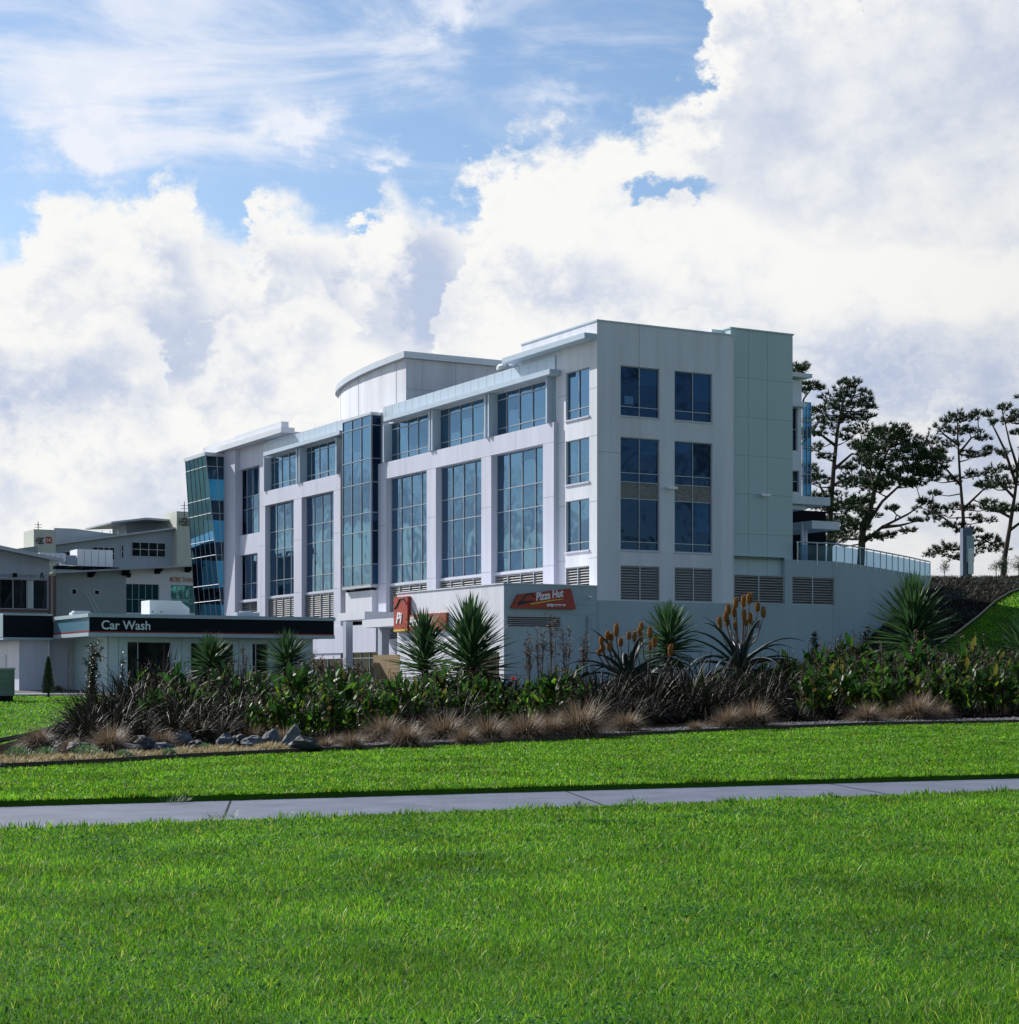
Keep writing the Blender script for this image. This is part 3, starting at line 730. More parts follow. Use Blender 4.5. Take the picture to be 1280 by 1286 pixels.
# --- lower base storey: coplanar with the end wall, runs past the corner to the left
vL = V(633, 0); zbk = 6.62
vT = V(985)
wall(ba, 'y', 0, vL, 0, 0.5, zbk, [(V(636.5), V(704.5), 4.30, 4.95)], .2, 't')
ZLV2 = 7.55
wall(ba, 'y', -.012, 0, V(1050), .5, 5.87, [(V(921.5), vT, 5.86, 5.88), (V(943), V(955), 4.4, 4.95)], .2, 'r')
wall(ba, 'y', -.012, bend, V(1050), 5.872, 8.5, [(V(921.9), V(985.5), 5.9, ZLV2), (V(995), V(1048), 5.9, ZLV2), (bend-.1, V(985.5), ZLV2+.001, 8.6)], .32, 't')
louvre(B, 'y', 0.0, [V(922.2), V(953.5), V(985)], 5.9, ZLV2-.002, depth=.25)
louvre(B, 'y', 0.0, [V(995.2), V(1021), V(1047.8)], 5.9, ZLV2-.002, depth=.25)
louvre(B, 'y', 0.0, [V(636.7), V(704.3)], 4.31, 4.94, depth=.19, pitch=.11)
louvre(B, 'y', 0.0, [V(943.1), V(954.9)], 4.42, 4.93, depth=.18)
joints(jo, 'y', -.012, [('v', V(918), .8, 5.8), ('v', V(1052)-.35, .8, 8.4), ('v', V(750)+.1, 1, 5.8)], .02)
joints(jo, 'y', 0, [('h', 5.05, V(712), V(750)-.05), ('v', V(736), 1.0, 5.05), ('h', 5.6, V(712), V(748))], .02)
uE = U(499, vL)
wt2 = MB(); wt2.box(vL, -.3, .26, uE, .5, zbk-.01); wt2.box(vL, vL+.05, .002, .259, .5, zbk-.01); wt2.box(vL-.05, 0, -.05, uE+.05, zbk, zbk+.06)
wt2.build('front_block', M['white'], B)
# podium wall that bends away to the right, glass balustrade on top
pod = [(19.05, 107.9), (20.6, 110.0), (23.2, 114.6), (26.2, 120.0), (28.6, 124.6)]
def toL(p):
    dx, dy = p[0]-CX, p[1]-CY; return (dx*CB[0]+dy*CB[1], dx*CA[0]+dy*CA[1])
pl = [(V(1050), -.01)]+[toL(p) for p in pod[1:]]
w_ = MB(); w_.prism([p for p in pl]+[(pl[-1][0]-3, pl[-1][1]+3), (9, 30), (9, .6), (V(1049.5), .6)], .5, 8.5); ba.v, ba.f = ba.v, ba.f
w_.build('podium_wall', M['base'], B)
bl = MB(); bg_ = MB(); path_ = [(tv+.1, -.0)]+pl
P3 = []
for a, b in zip(path_, path_[1:]):
    L_ = math.dist(a, b); n_ = max(1, round(L_/1.3))
    P3 += [(a[0]+(b[0]-a[0])*k/n_, a[1]+(b[1]-a[1])*k/n_) for k in range(n_)]
P3.append(path_[-1])
bl.tube([(p[0], p[1]+.06, 9.55) for p in P3], [.045]*len(P3), 6)
for p in P3: bl.tube([(p[0], p[1]-.03, 8.25), (p[0], p[1]-.03, 9.55)], [.035]*2, 5)
for a, b in zip(P3, P3[1:]):
    bg_.q((a[0], a[1]+.01, 8.45), (b[0], b[1]+.01, 8.45), (b[0], b[1]+.01, 9.42), (a[0], a[1]+.01, 9.42))
bo = bl.build('balustrade', M['metal'], B); bg_.build('pane', M['glassR'], bo)
# --- rear wing seen past the stair tower
def rear():
    u_ = 12.0; a0, a1 = 10, V(1007, u_)
    rw = MB(); ZZ = lambda py: Zp(py, u_, 22)
    hs = [(V(993, u_), V(1002, u_), ZZ(565), ZZ(511)), (V(995, u_), V(1004, u_), ZZ(617), ZZ(590))]
    wall(rw, 'y', u_, a0, a1, 8.5, ZZ(476), hs, .3, 'rt'); rw.box(a0, a1-.02, u_+.35, u_+8, 8.5, ZZ(477))
    o = rw.build('rear_wing', M['cream'], B)
    for h in hs: window(o, 'y', u_, [h[0], h[1]-.5, h[1]], [h[2], (h[2]+h[3])/2, h[3]], M['glassD'], depth=.2)
    r_ = MB(); r_.box(a0, a1+.5, u_-.5, u_+9, ZZ(473), ZZ(468)); r_.box(a0, V(1005, u_), u_-.7, u_, ZZ(511), ZZ(506)); r_.build('roof', M['cream'], o)
    gl = MB(); a, b = V(1008, u_+1.5), V(1018.5, u_+1.5)
    window(o, 'y', u_+1.5, [a, (a+b)/2, b], [ZZ(622), ZZ(590), ZZ(555), ZZ(520), ZZ(497)], M['glassC'], depth=0, name='curtain_wall')
    k = MB(); k.box(a, b-.1, u_+3.4, u_+8, 8.5, ZZ(500)); k.build('core', M['parapet'], o)
    c = MB(); u2 = 6.0; z2 = lambda py: Zp(py, u2, 20)
    c.box(V(990, u2), V(1043, u2), u2, u2+6, z2(634), z2(624)); c.box(V(1020, u2), V(1055, u2), u2, u2+6, z2(664), z2(654)); c.box(V(990, u2), V(1019, u2), u2+.5, u2+5, z2(640), z2(634.5)+.0)
    c.build('terrace_canopy', M['cream'], o)
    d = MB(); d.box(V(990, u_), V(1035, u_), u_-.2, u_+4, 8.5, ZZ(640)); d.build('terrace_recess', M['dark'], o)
    p = MB()
    for px in (1008, 1012): a = V(px, u2+1); p.tube([(a, u2+1, 8.5), (a, u2+1, z2(655))], [.12]*2, 8)
    p.build('terrace_column', M['cream'], o)
rear()
for mb_, nm, mt in ((wt, 'wall', 'white'), (li, 'wall', 'lilac'), (par, 'parapet', 'parapet'), (gr, 'stair_tower', 'green'), (ba, 'base_wall', 'base'), (jo, 'panel_joint', 'joint'), (da, 'core', 'dark')):
    mb_.build(nm, M[mt], B)
# wall lamps, downpipe, meter box
for px, py, d in ((840, 613, 0), (957, 622, td)):
    a = V(px, d); z = Zp(py, d, a); m = MB(); m.prism([(a-.32, d-.45), (a+.3, d-.45), (a+.3, d-.2), (a-.1, d-.2)], z-.09, z+.06); m.box(a-.05, a+.05, d-.25, d, z, z+.1); m.build('wall_lamp', M['signwht'], B)
m = MB(); a = V(738.5); m.tube([(a, -.1, 1.5), (a, -.1, 4.9), (a, -.02, 5.0)], [.06]*3, 8); m.build('downpipe', M['base'], B)
m = MB(); a = V(740); m.box(a-.12, a+.12, -.15, -.0, 6.0, 6.08); m.build('wall_lamp', M['signwht'], B)
p = hit(1056, 832)
mbx = MB(); a = V(1056); mbx.box(a-.28, a+.28, -.3, -.02, 2.1, 3.0); mbx.box(a-.3, a+.3, -.32, -.02, 3.0, 3.05); mbx.box(a-.05, a+.05, -.33, -.30, 2.5, 2.6)
tag(mbx.build('meter_box', M['signwht'], B), 'small white meter box on the shaded base wall')
# ------------------------------------------------------------------ signs on the pizza shop block
def sign_front():
    u0 = -.02; zz = lambda px, py: (V(px, u0), Zp(py, u0, V(px, u0)))
    pts = [zz(*p) for p in ((640.2, 763.8), (649.5, 746.6), (714.7, 739.0), (721.4, 765.2))]
    x0, z0 = pts[0]; t = thing('pizza_sign', 'red slanted pizza shop sign with white script on the shaded wall', 'sign', (CX+x0*CB[0], CY+x0*CB[1], z0), TH)
    m = MB(); q = [(p[0]-x0, p[1]-z0) for p in pts]
    for y in (-.22, -.02): m.q(*[(a, y, b) for a, b in q])
    for i in range(4):
        a, b = q[i], q[(i+1) % 4]; m.q((a[0], -.22, a[1]), (b[0], -.22, b[1]), (b[0], -.02, b[1]), (a[0], -.02, a[1]))
    m.build('panel', M['signred'], t)
    def L(zx, zy):
        a, b = zz(620+zx/10.667, 720+zy/10.667); return a-x0, b-z0
    def stroke(pts, w, mat, name, y=-.225):
        s = MB(); P = [Vector((*L(*p), 0)) for p in pts]
        for a, b, wa, wb in zip(P, P[1:], w, w[1:]):
            d = (b-a).normalized(); nx, nz = -d.y, d.x
            s.q((a.x-nx*wa, y, a.y-nz*wa), (b.x-nx*wb, y, b.y-nz*wb), (b.x+nx*wb, y, b.y+nz*wb), (a.x+nx*wa, y, a.y+nz*wa))
        s.build(name, mat, t)
    stroke([(300, 425), (330, 385), (370, 360), (390, 310), (415, 288), (490, 272), (505, 300), (530, 325)], [.05, .07, .05, .05, .045, .045, .05, .03], M['signblk'], 'roof_emblem')
    stroke([(300, 425), (360, 400), (420, 385), (520, 375)], [.06, .075, .06, .03], M['signblk'], 'roof_emblem', -.228)
    stroke([(470, 414), (600, 392), (760, 365), (905, 347)], [.035, .035, .03, .02], M['signyel'], 'underline', -.231)
    a, b = L(540, 368)
    text('Pizza Hut', .60, M['signwht'], t, (a, -.24, b), (rad(90), -rad(8.5), 0), shear=.28, bold=.014, sx=.74)
    a, b = L(688, 447); text('0800 83 83 83', .20, M['signwht'], t, (a, -.24, b), (rad(90), 0, 0), name='phone_number', shear=.1, bold=.010, sx=.98)
sign_front()
def sign_side():
    x = vL; a1, a0 = 12.9, 4.2
    t = thing('pizza_sign', 'long red and orange pizza shop sign on the sunlit wall behind the yuccas', 'sign', (CX+(x)*CB[0]+a1*CA[0], CY+x*CB[1]+a1*CA[1], 4.35), TH)
    L = a1-a0
    m = MB(); m.box(-.25, -.02, -1.7, .15, 0, 2.05); m.build('panel', M['signred'], t)
    m = MB(); m.box(-.18, -.021, -L+2.2, -1.701, .0, .95); m.build('panel', M['signorange'], t)
    s = MB(); s.box(-.26, -.251, -1.7, .15, .02, .14); s.build('underline', M['signyel'], t)
    text('Pizza Hut', .75, M['signwht'], t, (-.20, -1.9, .3), (rad(90), 0, -rad(90)), shear=.25, bold=.02, sx=.9)
    text('Pi', .9, M['signwht'], t, (-.27, -.2, .5), (rad(90), 0, -rad(90)), shear=.25, bold=.02, sx=1.1)
    c = MB(); c.tube([(-.26, .0, 1.35), (-.26, -.35, 1.55), (-.26, -.7, 1.9), (-.26, -1.2, 1.95), (-.26, -1.6, 1.6)], [.05]*5, 4); c.build('roof_emblem', M['signblk'], t)
sign_side()
# timber fence round the yard of the front block
def fence(p0, p1, h, label):
    p0, p1 = Vector(p0), Vector(p1); d = p1-p0; L = d.length; rz = math.atan2(d.y, d.x); t = thing('timber_fence', label, 'fence', p0, rz)
    m = MB(); x = 0
    while x < L-.1: m.box(x, x+.14, -.012, .012, 0, h+R.uniform(-.01, .01)); x += .15
    m.build('paling', M['timber'], t)
    r_ = MB(); r_.box(0, L, .013, .06, .3, .4); r_.box(0, L, .013, .06, h-.4, h-.3); r_.build('rail', M['timber'], t)
def WL(v, u, z=None):
    x, y = CX+v*CB[0]+u*CA[0], CY+v*CB[1]+u*CA[1]; return (x, y, terrain(x, y) if z is None else z)
fp = W(503, 92, .95); fence(fp+Vector((CA[0]*3.2, CA[1]*3.2, 0)), fp, 1.85, 'pale timber paling fence left of the twin yuccas')
fence(W(585, 94, .95), W(628, 93.5, .95), 2.0, 'brown timber paling fence just right of the twin yuccas')
# roof ventilators
for px, lab in ((634, 'left of two white round ventilators on the roof edge'), (645, 'right of two white round ventilators on the roof edge')):
    p = W(px, 112); t = thing('roof_ventilator', lab, 'ventilator', (p.x, p.y, 19.6), 0, 'white round roof ventilators')
    m = MB(); m.tube([(0, 0, 0), (0, 0, .75)], [.28]*2, 12); m.build('neck', M['metal'], t)
    m = MB(); m.tube([(0, 0, .75), (0, 0, .85), (0, 0, 1.05), (0, 0, 1.2), (0, 0, 1.27)], [.35, .5, .52, .36, .1], 14); m.build('cowl', M['signwht'], t)

# ------------------------------------------------------------------ car wash building
FC = Frame(W(112, 90).x, 90.0)
def carwash():
    u, v, zp = FC.U, FC.V, FC.Z
    t = thing('car_wash', 'low car wash building with a dark lettered fascia and big dark window', 'car wash', (FC.cx, FC.cy, 0), TH)
    vr = v(419.5); fa = MB(); tr = MB(); wl = MB(); st = MB()
    fa.box(-.001+.02, vr, 0, .3, 3.86, 4.62)
    side = MB(); side.box(0, .018, .01, 6.4, 3.86, 4.66); side.build('side_fascia', M['teal'], t)
    sr = MB(); sr.box(-.012, -.001, .0, 6.4, 3.90, 3.96); sr.box(0, vr, -.012, -.001, 3.87, 3.92); sr.build('red_stripe', M['signred'], t)
    tr.box(-.08, vr+.05, -.08, 9, 4.621, 4.80); tr.box(-.05, vr+.03, -.05, .32, 3.68, 3.858); tr.box(-.05, .3, .33, 6.4, 3.68, 3.858); tr.build('roof_trim', M['base'], t)
    so_ = MB(); so_.box(.32, vr-.1, .33, 9, 3.70, 3.82); so_.build('soffit', M['cream'], t)
    fa.build('fascia', M['navy'], t)
    y0 = .9; a0 = v(136, y0); a1 = v(393, y0)
    hs = [(v(160, y0), v(215, y0), .9, zp(806, y0, 4)), (v(317, y0), v(337, y0), .9, zp(808, y0, 9)), (v(240, y0), v(293, y0), .9, zp(808, y0, 6))]
    wall(wl, 'y', y0, a0, a1, .3, 3.71, hs, .2, 'lr'); wl.box(a0, a0+.02, y0, 7, .3, 3.7); wl.box(a1-.02, a1, y0, 8, .3, 3.7)
    jn = MB(); 
    for x in (v(149, y0), v(228, y0), v(300, y0), v(350, y0)): joints(jn, 'y', y0, [('v', x, .5, 3.7)], .03)
    jn.build('panel_joint', M['joint'], t)
    for h in hs[:2]: window(t, 'y', y0, [h[0], h[0]+(h[1]-h[0])*.25, h[1]], [h[2], h[3]], M['glassD'], depth=.15)
    h = hs[2]; d = MB(); d.box(h[0], h[1], y0+.15, y0+.2, h[2], h[3]); d.build('roller_door', M['dark'], t)
    wl.build('wall', M['green'], t)
    # left wing
    ex = MB(); yw = 6.4; l0, l1 = v(4, yw), v(70, yw)
    f2 = MB(); f2.box(l0, min(l1, -.03), yw, yw+.3, 3.72, 4.86); f2.build('fascia', M['navy'], t)
    s2 = MB(); s2.box(l0-.02, l0-.001, yw-.01, yw+9, 3.72, 4.9); s2.build('side_fascia', M['teal'], t)
    tr2 = MB(); tr2.box(l0-.03, -.1, yw-.05, yw+9, 4.861, 4.95); tr2.box(l0, -.1, yw-.03, yw+9, 3.60, 3.718); tr2.build('roof_trim', M['base'], t)
    yy = yw+.5; w0 = v(24, yy); w1 = v(62, yy)
    ex.box(w0, w1, yy, yy+7, .3, 3.6)
    hh = [(v(85, yy+.6), v(97, yy+.6), .9, 3.05), (v(108, yy+.6), v(128, yy+.6), 1.2, 3.3)]
    wall(ex, 'y', yy+.6, w1, a0+.5, .3, 3.69, hh, .15); ex.build('wall', M['lilac'], t)
    d = MB(); d.box(hh[0][0], hh[0][1], yy+.7, yy+.74, .9, 3.05); do = d.build('door', M['cream'], t)
    d = MB(); d.tube([(hh[0][0]+.12, yy+.62, 1.95), (hh[0][0]+.12, yy+.62, 2.1)], [.03]*2, 6); d.build('handle', M['metal'], do)
    window(t, 'y', yy+.6, [hh[1][0], hh[1][1]], [1.2, 3.3], M['glassD'], depth=.1)
    l = MB(); l.tube([(w1-.05, yy-.06, .9), (w1-.05, yy-.06, 3.6)], [.05]*2, 6); l.build('downpipe', M['cream'], t)
    v1, v2 = u(8, w0), u(0, w0); wv = MB(); z = 1.9
    while z < 2.85: wv.box(w0-.05, w0-.002, v1, v1+2.4, z, z+.07); z += .11
    wv.build('louvre', M['cream'], t)
    a = v(127, 0); text('Car Wash', .62, M['letter'], t, (a, -.012, 4.03), (rad(90), 0, 0), bold=.008, sx=.98, depth=.01)
    st.box(l0-2, 8, -2.0, y0+1, terrain(FC.cx, FC.cy)-.4, terrain(FC.cx, FC.cy)+.02); st.build('plinth', M['conc'], t)
carwash()
def FCp(v, u, z): return (FC.cx+v*CB[0]+u*CA[0], FC.cy+v*CB[1]+u*CA[1], z)
# things on the car wash roof
a = FC.V(188, 2.5)
t = thing('roof_plant_unit', 'long white plant box standing on the car wash roof', 'plant box', FCp(a, 2.5, 4.8), TH)
m = MB(); w = FC.V(228, 2.5)-a; m.prism([(0, 0), (w, 0), (w, 1.4), (0, 1.4)], 0, .82); m.prism([(w, .1), (w+.5, .2), (w+.5, 1.2), (w, 1.3)], [0, 0, 0, 0], [.78, .45, .45, .78]); m.build('casing', M['signwht'], t)
m = MB()
for x in (.15, .6): m.box(x-.03, x+.03, -.02, -.001, .2, .26)
m.build('bolt', M['dark'], t)
t = thing('roof_vent_box', 'small pale box lying on the car wash roof near its left corner', 'vent box', FCp(FC.V(91, 5), 5, 4.8), TH)
m = MB(); m.box(0, 1.0, 0, .6, 0, .22); m.box(.1, .9, .05, .5, .221, .3); m.build('casing', M['cream'], t)
# low duct on the roof next to the office building
t = thing('roof_vent_box', 'grey air unit on the right end of the car wash roof', 'vent box', FCp(FC.V(298, 6), 6, 4.8), TH)
m = MB(); m.box(0, 1.3, 0, .9, 0, .42); m.build('casing', M['greywall'], t); m = MB(); m.tube([(.65, .45, .42), (.65, .45, .5)], [.35]*2, 12); m.build('fan', M['metal'], t)

# ------------------------------------------------------------------ two storey office behind the car wash
F2 = Frame(W(68, 170).x, 170.0)
def office2():
    u, v = F2.U, F2.V; z = lambda py, px=68, uu=0: F2.Z(py, uu, v(px, uu))
    t = thing('accountants_office', 'two storey grey clad office with butterfly roofs and teal windows', 'office', (F2.cx, F2.cy, 0), TH)
    w = MB(); m2 = MB(); m3 = MB()
    A = lambda px: v(px)
    # clad middle wall
    hs = [(A(89.5), A(97.5), z(747.5, 93), z(738.5, 93)), (A(118), A(126), z(748, 122), z(740, 122))]
    wall(w, 'y', 0, A(70), A(158.3), 2, z(722), hs, .2); w.q((A(70), 0, z(722)), (A(158.3), 0, z(722)), (A(158.3), 0, z(714, 158)), (A(70), 0, z(720)))
    for h in hs: window(t, 'y', 0, [h[0], h[1]], [h[2], h[3]], M['glassD'], depth=.1, fw=.12)
    w.build('wall', M['grngrey'], t)
    jn = MB(); joints(jn, 'y', 0, [('v', A(115), 3, z(722))]+[('h', q, A(70), A(158)) for q in (z(757), z(745))], .02); jn.build('panel_joint', M['joint'], t)
    h2 = [(A(158.5), A(200), z(770, 180), z(733.5, 180)), (A(214.5), A(246), z(770, 230), z(735, 230))]
    wall(m2, 'y', 0, A(158.3), A(250), 2, z(714.5, 200), h2, .25); m2.q((A(158.3), 0, z(714.5, 200)), (A(250), 0, z(714.5, 200)), (A(250), 0, z(711, 240)), (A(158.3), 0, z(715.5, 158)))
    m2.build('wall', M['cream'], t)
    for h, n_ in ((h2[0], 5), (h2[1], 4)):
        window(t, 'y', 0, [h[0]+(h[1]-h[0])*k/n_ for k in range(n_+1)], [h[2], h[2]+1.3, h[3]], M['glassT'], depth=.2)
    p = MB(); p.box(A(200), A(214.5), .0, .1, 2, z(735, 207)); 
    # brown columns and the dark glazed bay at the left, standing forward
    d = -2.0; B_ = lambda px: v(px, d); zz = lambda py, px=30: F2.Z(py, d, v(px, d))
    hb = [(B_(-30), B_(60.5), zz(765), zz(727.5))]
    wall(m3, 'y', d, B_(-60), B_(62), 2, zz(703), hb, .3, 'r'); m3.q((B_(-60), d, zz(703)), (B_(62), d, zz(703)), (B_(62), d, zz(702)), (B_(-60), d, zz(684)))
    m3.build('wall', M['greywall'], t)
    hh = hb[0]; window(t, 'y', d, [hh[0], B_(0), B_(17), B_(34.5), B_(42), hh[1]], [hh[2], hh[3]], M['glassD'], depth=.25, fw=.06)
    cu = MB()
    for k in range(6): cu.box(B_(35.5)+k*.09, B_(35.5)+k*.09+.06, d+.18, d+.22, hh[2]+.1, hh[3]-.1)
    cu.build('curtain', M['letter'], t)
    c = MB(); c.box(B_(61), B_(64.5), d-.05, d+.5, 2, zz(722)); c.box(B_(67), B_(70.5), d-.05, d+.5, 2, zz(722)); c.box(B_(-60), B_(62), d-.08, d-.001, zz(769), zz(765)); c.build('brown_column', pmat('brown_panel', (.13, .085, .08), .6), t)
    sg = MB(); sg.box(B_(-30), B_(57.5), d-.12, d-.003, zz(727.3), zz(718)); sb_ = sg.build('sign_band', M['greywall'], t)
    text('General, Accountants Ltd', .62, M['joint'], t, (B_(-7), d-.13, zz(725.5)), (rad(90), 0, 0), sx=.72, bold=.0)
    lg = MB(); a, b = B_(49), B_(55.5); q = (a+b)/2
    lg.q((a, d-.13, zz(726.8)), (q-.07, d-.13, zz(718.5)), (q+.07, d-.13, zz(718.5)), (b, d-.13, zz(726.8)), (q+.10, d-.13, zz(726.8)), (q+.02, d-.13, zz(723.5)), (q-.12, d-.13, zz(726.8))); lg.build('emblem', M['signblk'], t)
    text('MORE THAN', .66, M['gold'], t, (A(213), -.02, z(730.5, 213)), (rad(90), 0, 0), sx=.62, bold=.012)
    # roofs: two slabs that fall towards each other
    r = MB(); x0, x1 = B_(-60), B_(74)
    r.prism([(x0, d-1.5), (x1, d-1.5), (x1, 9), (x0, 9)], [zz(684)+.1, zz(705.5), zz(705.5), zz(684)+.1], [zz(684)+.45, zz(705.5)+.3, zz(705.5)+.3, zz(684)+.45])
    x0, x1 = A(62), A(252)
    r.prism([(x0, -1.2), (x1, -1.2), (x1, 10), (x0, 10)], [z(721.2), z(711.5, 250), z(711.5, 250), z(721.2)], [z(719), z(709.5, 250), z(709.5, 250), z(719)])
    r.build('roof', M['roofmet'], t)
    b_ = MB()
    for px in (113, 156, 197, 235):
        q = A(px); zc = z(721.2)+(z(711.5, 250)-z(721.2))*(q-x0)/(x1-x0); b_.prism([(q-.25, -1.1), (q+.25, -1.1), (q+.25, 0), (q-.25, 0)], [zc-.12, zc-.12, zc-.5, zc-.5], zc-.01)
    b_.build('rafter', M['dark'], t)
    l = MB()
    for px, dd in ((161, 0), (18, d)): q = v(px, dd); l.box(q-.18, q+.18, dd-.3, dd, F2.Z(709+16, dd, q), F2.Z(709+11, dd, q))
    l.build('flood_lamp', M['dark'], t)
    lad = MB(); p0, p1 = (A(105), -.3, z(742, 105)), (A(119), -.6, z(771, 119))
    for dx in (0, .42): lad.tube([(p0[0]+dx, p0[1], p0[2]), (p1[0]+dx, p1[1], p1[2])], [.025]*2, 4)
    for k in range(10): s = k/10; x = p0[0]+(p1[0]-p0[0])*s; zz_ = p0[2]+(p1[2]-p0[2])*s; lad.tube([(x, -.4, zz_), (x+.42, -.4, zz_)], [.018]*2, 4)
    lo = lad.build('ladder', M['letter']); lo.location = (F2.cx, F2.cy, 0); lo.rotation_euler = (0, 0, TH)
    tag(lo, 'thin aluminium ladder leaning on the clad wall above the car wash sign', 'ladder')
    # plant on the roof
    uu = 5; Q = lambda px: v(px, uu); zq = lambda py, px=110: F2.Z(py, uu, v(px, uu))
    def put(name, label, cat, px0, px1, y0, y1, mat, dep=2.5, extra=None):
        o = thing(name, label, cat, (F2.cx+Q(px0)*CB[0]+uu*CA[0], F2.cy+Q(px0)*CB[1]+uu*CA[1], zq(y1)), TH)
        w_ = Q(px1)-Q(px0); h_ = zq(y0)-zq(y1); m = MB(); m.box(0, w_, 0, dep, 0, h_); m.build('casing', mat, o)
        k = MB()
        for i in range(1, 5): k.box(w_*i/5-.02, w_*i/5+.02, -.012, -.002, .1, h_-.1)
        k.build('seam', M['joint'], o); return o
    put('air_handling_unit', 'large white air handling box on the roof of the grey office', 'air unit', 97, 141.5, 690, 711, M['signwht'])
    put('air_handling_unit', 'low white parapet box left of the big air handling box', 'air unit', 50, 83, 696, 706, M['cream'])
    put('air_handling_unit', 'small grey fan unit beside the big white air handling box', 'air unit', 84, 96, 698, 709, M['greywall'])
    put('cable_tray', 'dark walkway tray running under the roof air units', 'tray', 70, 150, 711.5, 715.5, M['dark'], 1)
office2()

# ------------------------------------------------------------------ bank building farther back
F3 = Frame(W(70, 232).x, 232.0)
def bank():
    u, v = F3.U, F3.V; A = v; z = lambda py, px=150, uu=0: F3.Z(py, uu, v(px, uu))
    t = thing('bank_building', 'grey bank building with cream end towers and a floating roof', 'bank', (F3.cx, F3.cy, 0), TH)
    w = MB(); hs = [(A(165), A(208), z(699.5, 186), z(681, 186)), (A(152), A(155.5), z(701), z(684)), (A(116), A(144), z(703, 130), z(687, 130)), (A(80), A(112), z(705, 96), z(693, 96))]
    zr0, zr1 = z(685, 70), z(664, 222)
    wall(w, 'y', 0, A(68), A(224), 4, zr0-1, [h for h in hs if h[3] < zr0-1], .25)
    # top part of the wall follows the rising roof line
    ok = [h for h in hs if h[3] < zr0-1]
    w.q((A(68), 0, zr0-1), (A(224), 0, zr0-1), (A(224), 0, zr1), (A(68), 0, zr0)); w.build('wall', M['greywall'], t)
    for h in hs:
        n_ = 4 if h[1]-h[0] > 2 else 1
        dd = .2 if h in ok else -.06
        window(t, 'y', 0, [h[0]+(h[1]-h[0])*k/n_ for k in range(n_+1)], [h[2], (h[2]+h[3])/2, h[3]], M['glassD'], depth=dd, fw=.08)
    r = MB(); x0, x1 = A(66), A(223); r.prism([(x0, -1.0), (x1, -1.0), (x1, 8), (x0, 8)], [zr0, zr1, zr1, zr0], [zr0+.22, zr1+.22, zr1+.22, zr0+.22]); r.build('eave', M['roofmet'], t)
    # ribbed parapet behind
    c = MB(); P = [(A(68, 3), 3), (A(95, 3), 3), (A(130, 4), 4), (A(160, 5), 5)]; 
    zt = [z(663, 70, 3), z(664, 95, 3), z(669, 130, 4), z(672, 160, 5)]
    for i in range(3): a, b = P[i], P[i+1]; c.q((a[0], a[1], 10), (b[0], b[1], 10), (b[0], b[1], zt[i+1]), (a[0], a[1], zt[i]))
    c.build('parapet', M['roofmet'], t)
    k = MB()
    for i in range(8): x = A(142)+(A(222)-A(142))*i/8; k.box(x, x+.08, 4.9, 5, z(672), z(663, 150))
    k.build('parapet_post', M['metal'], t)
    pa = MB(); pa.box(A(158, 6), A(222, 6), 6, 12, 16, z(657, 190, 6)); pa.build('penthouse', M['greywall'], t)
    fr = MB(); x0, x1 = A(140, 2), A(226, 2); fr.prism([(x0, 2), (A(180, 2), .5), (x1, 2), (x1, 14), (x0, 14)], [z(657, 140, 2), z(653.5, 180, 2), z(655.5, 222, 2), z(655, 222, 2), z(657, 140, 2)], [z(655, 140, 2), z(651, 180, 2), z(653, 222, 2), z(653, 222, 2), z(655, 140, 2)]); fr.build('floating_roof', M['roofmet'], t)
    for px0, px1, py, nm in ((42.5, 70, 664.5, 0), (222, 242, 642, 1)):
        d = -1.5; q = MB(); zz = lambda y_, p_=px0: F3.Z(y_, d, v(p_, d)); a, b = v(px0, d), v(px1, d)
        q.prism([(a, d), (b, d), (b, d+5), (a, d+5)], 4, zz(py)); o = q.build('end_tower', M['hsbcwall'], t)
        px = px0+2.2; s = 1.2 if nm == 0 else 1.5
        text('HSBC', s, M['signblk'], t, (v(px, d), d-.09, zz(683 if nm == 0 else 660)), (rad(90), 0, 0), bold=.008, sx=.36 if nm == 0 else .45)
        if nm == 0:
            x = v(56.8, d); zc = zz(677.6); h = .42; W_ = .55
            e = MB(); e.q((x, d-.06, zc-h), (x+W_*.5, d-.06, zc), (x, d-.06, zc+h)); e.q((x+W_*1.5, d-.06, zc-h), (x+W_, d-.06, zc), (x+W_*1.5, d-.06, zc+h))
            e.q((x, d-.055, zc+h), (x+W_*.75, d-.055, zc), (x+W_*1.5, d-.055, zc+h)); e.q((x, d-.055, zc-h), (x+W_*.75, d-.055, zc), (x+W_*1.5, d-.055, zc-h)); e.build('emblem', M['signred'], t)
            f = MB(); f.q((x-.25, d-.05, zc), (x, d-.05, zc+h), (x, d-.05, zc-h)); f.q((x, d-.05, zc-h), (x, d-.05, zc+h), (x+W_*1.5, d-.05, zc+h), (x+W_*1.5, d-.05, zc-h)); f.build('emblem_ground', M['signwht'], t)
    lb = MB(); lb.prism([(A(-60), -2), (A(42), -2), (A(42), 6), (A(-60), 6)], 4, [z(700, -60), z(687, 42), z(687, 42), z(700, -60)]); lb.build('low_wing', M['grngrey'], t)
bank()
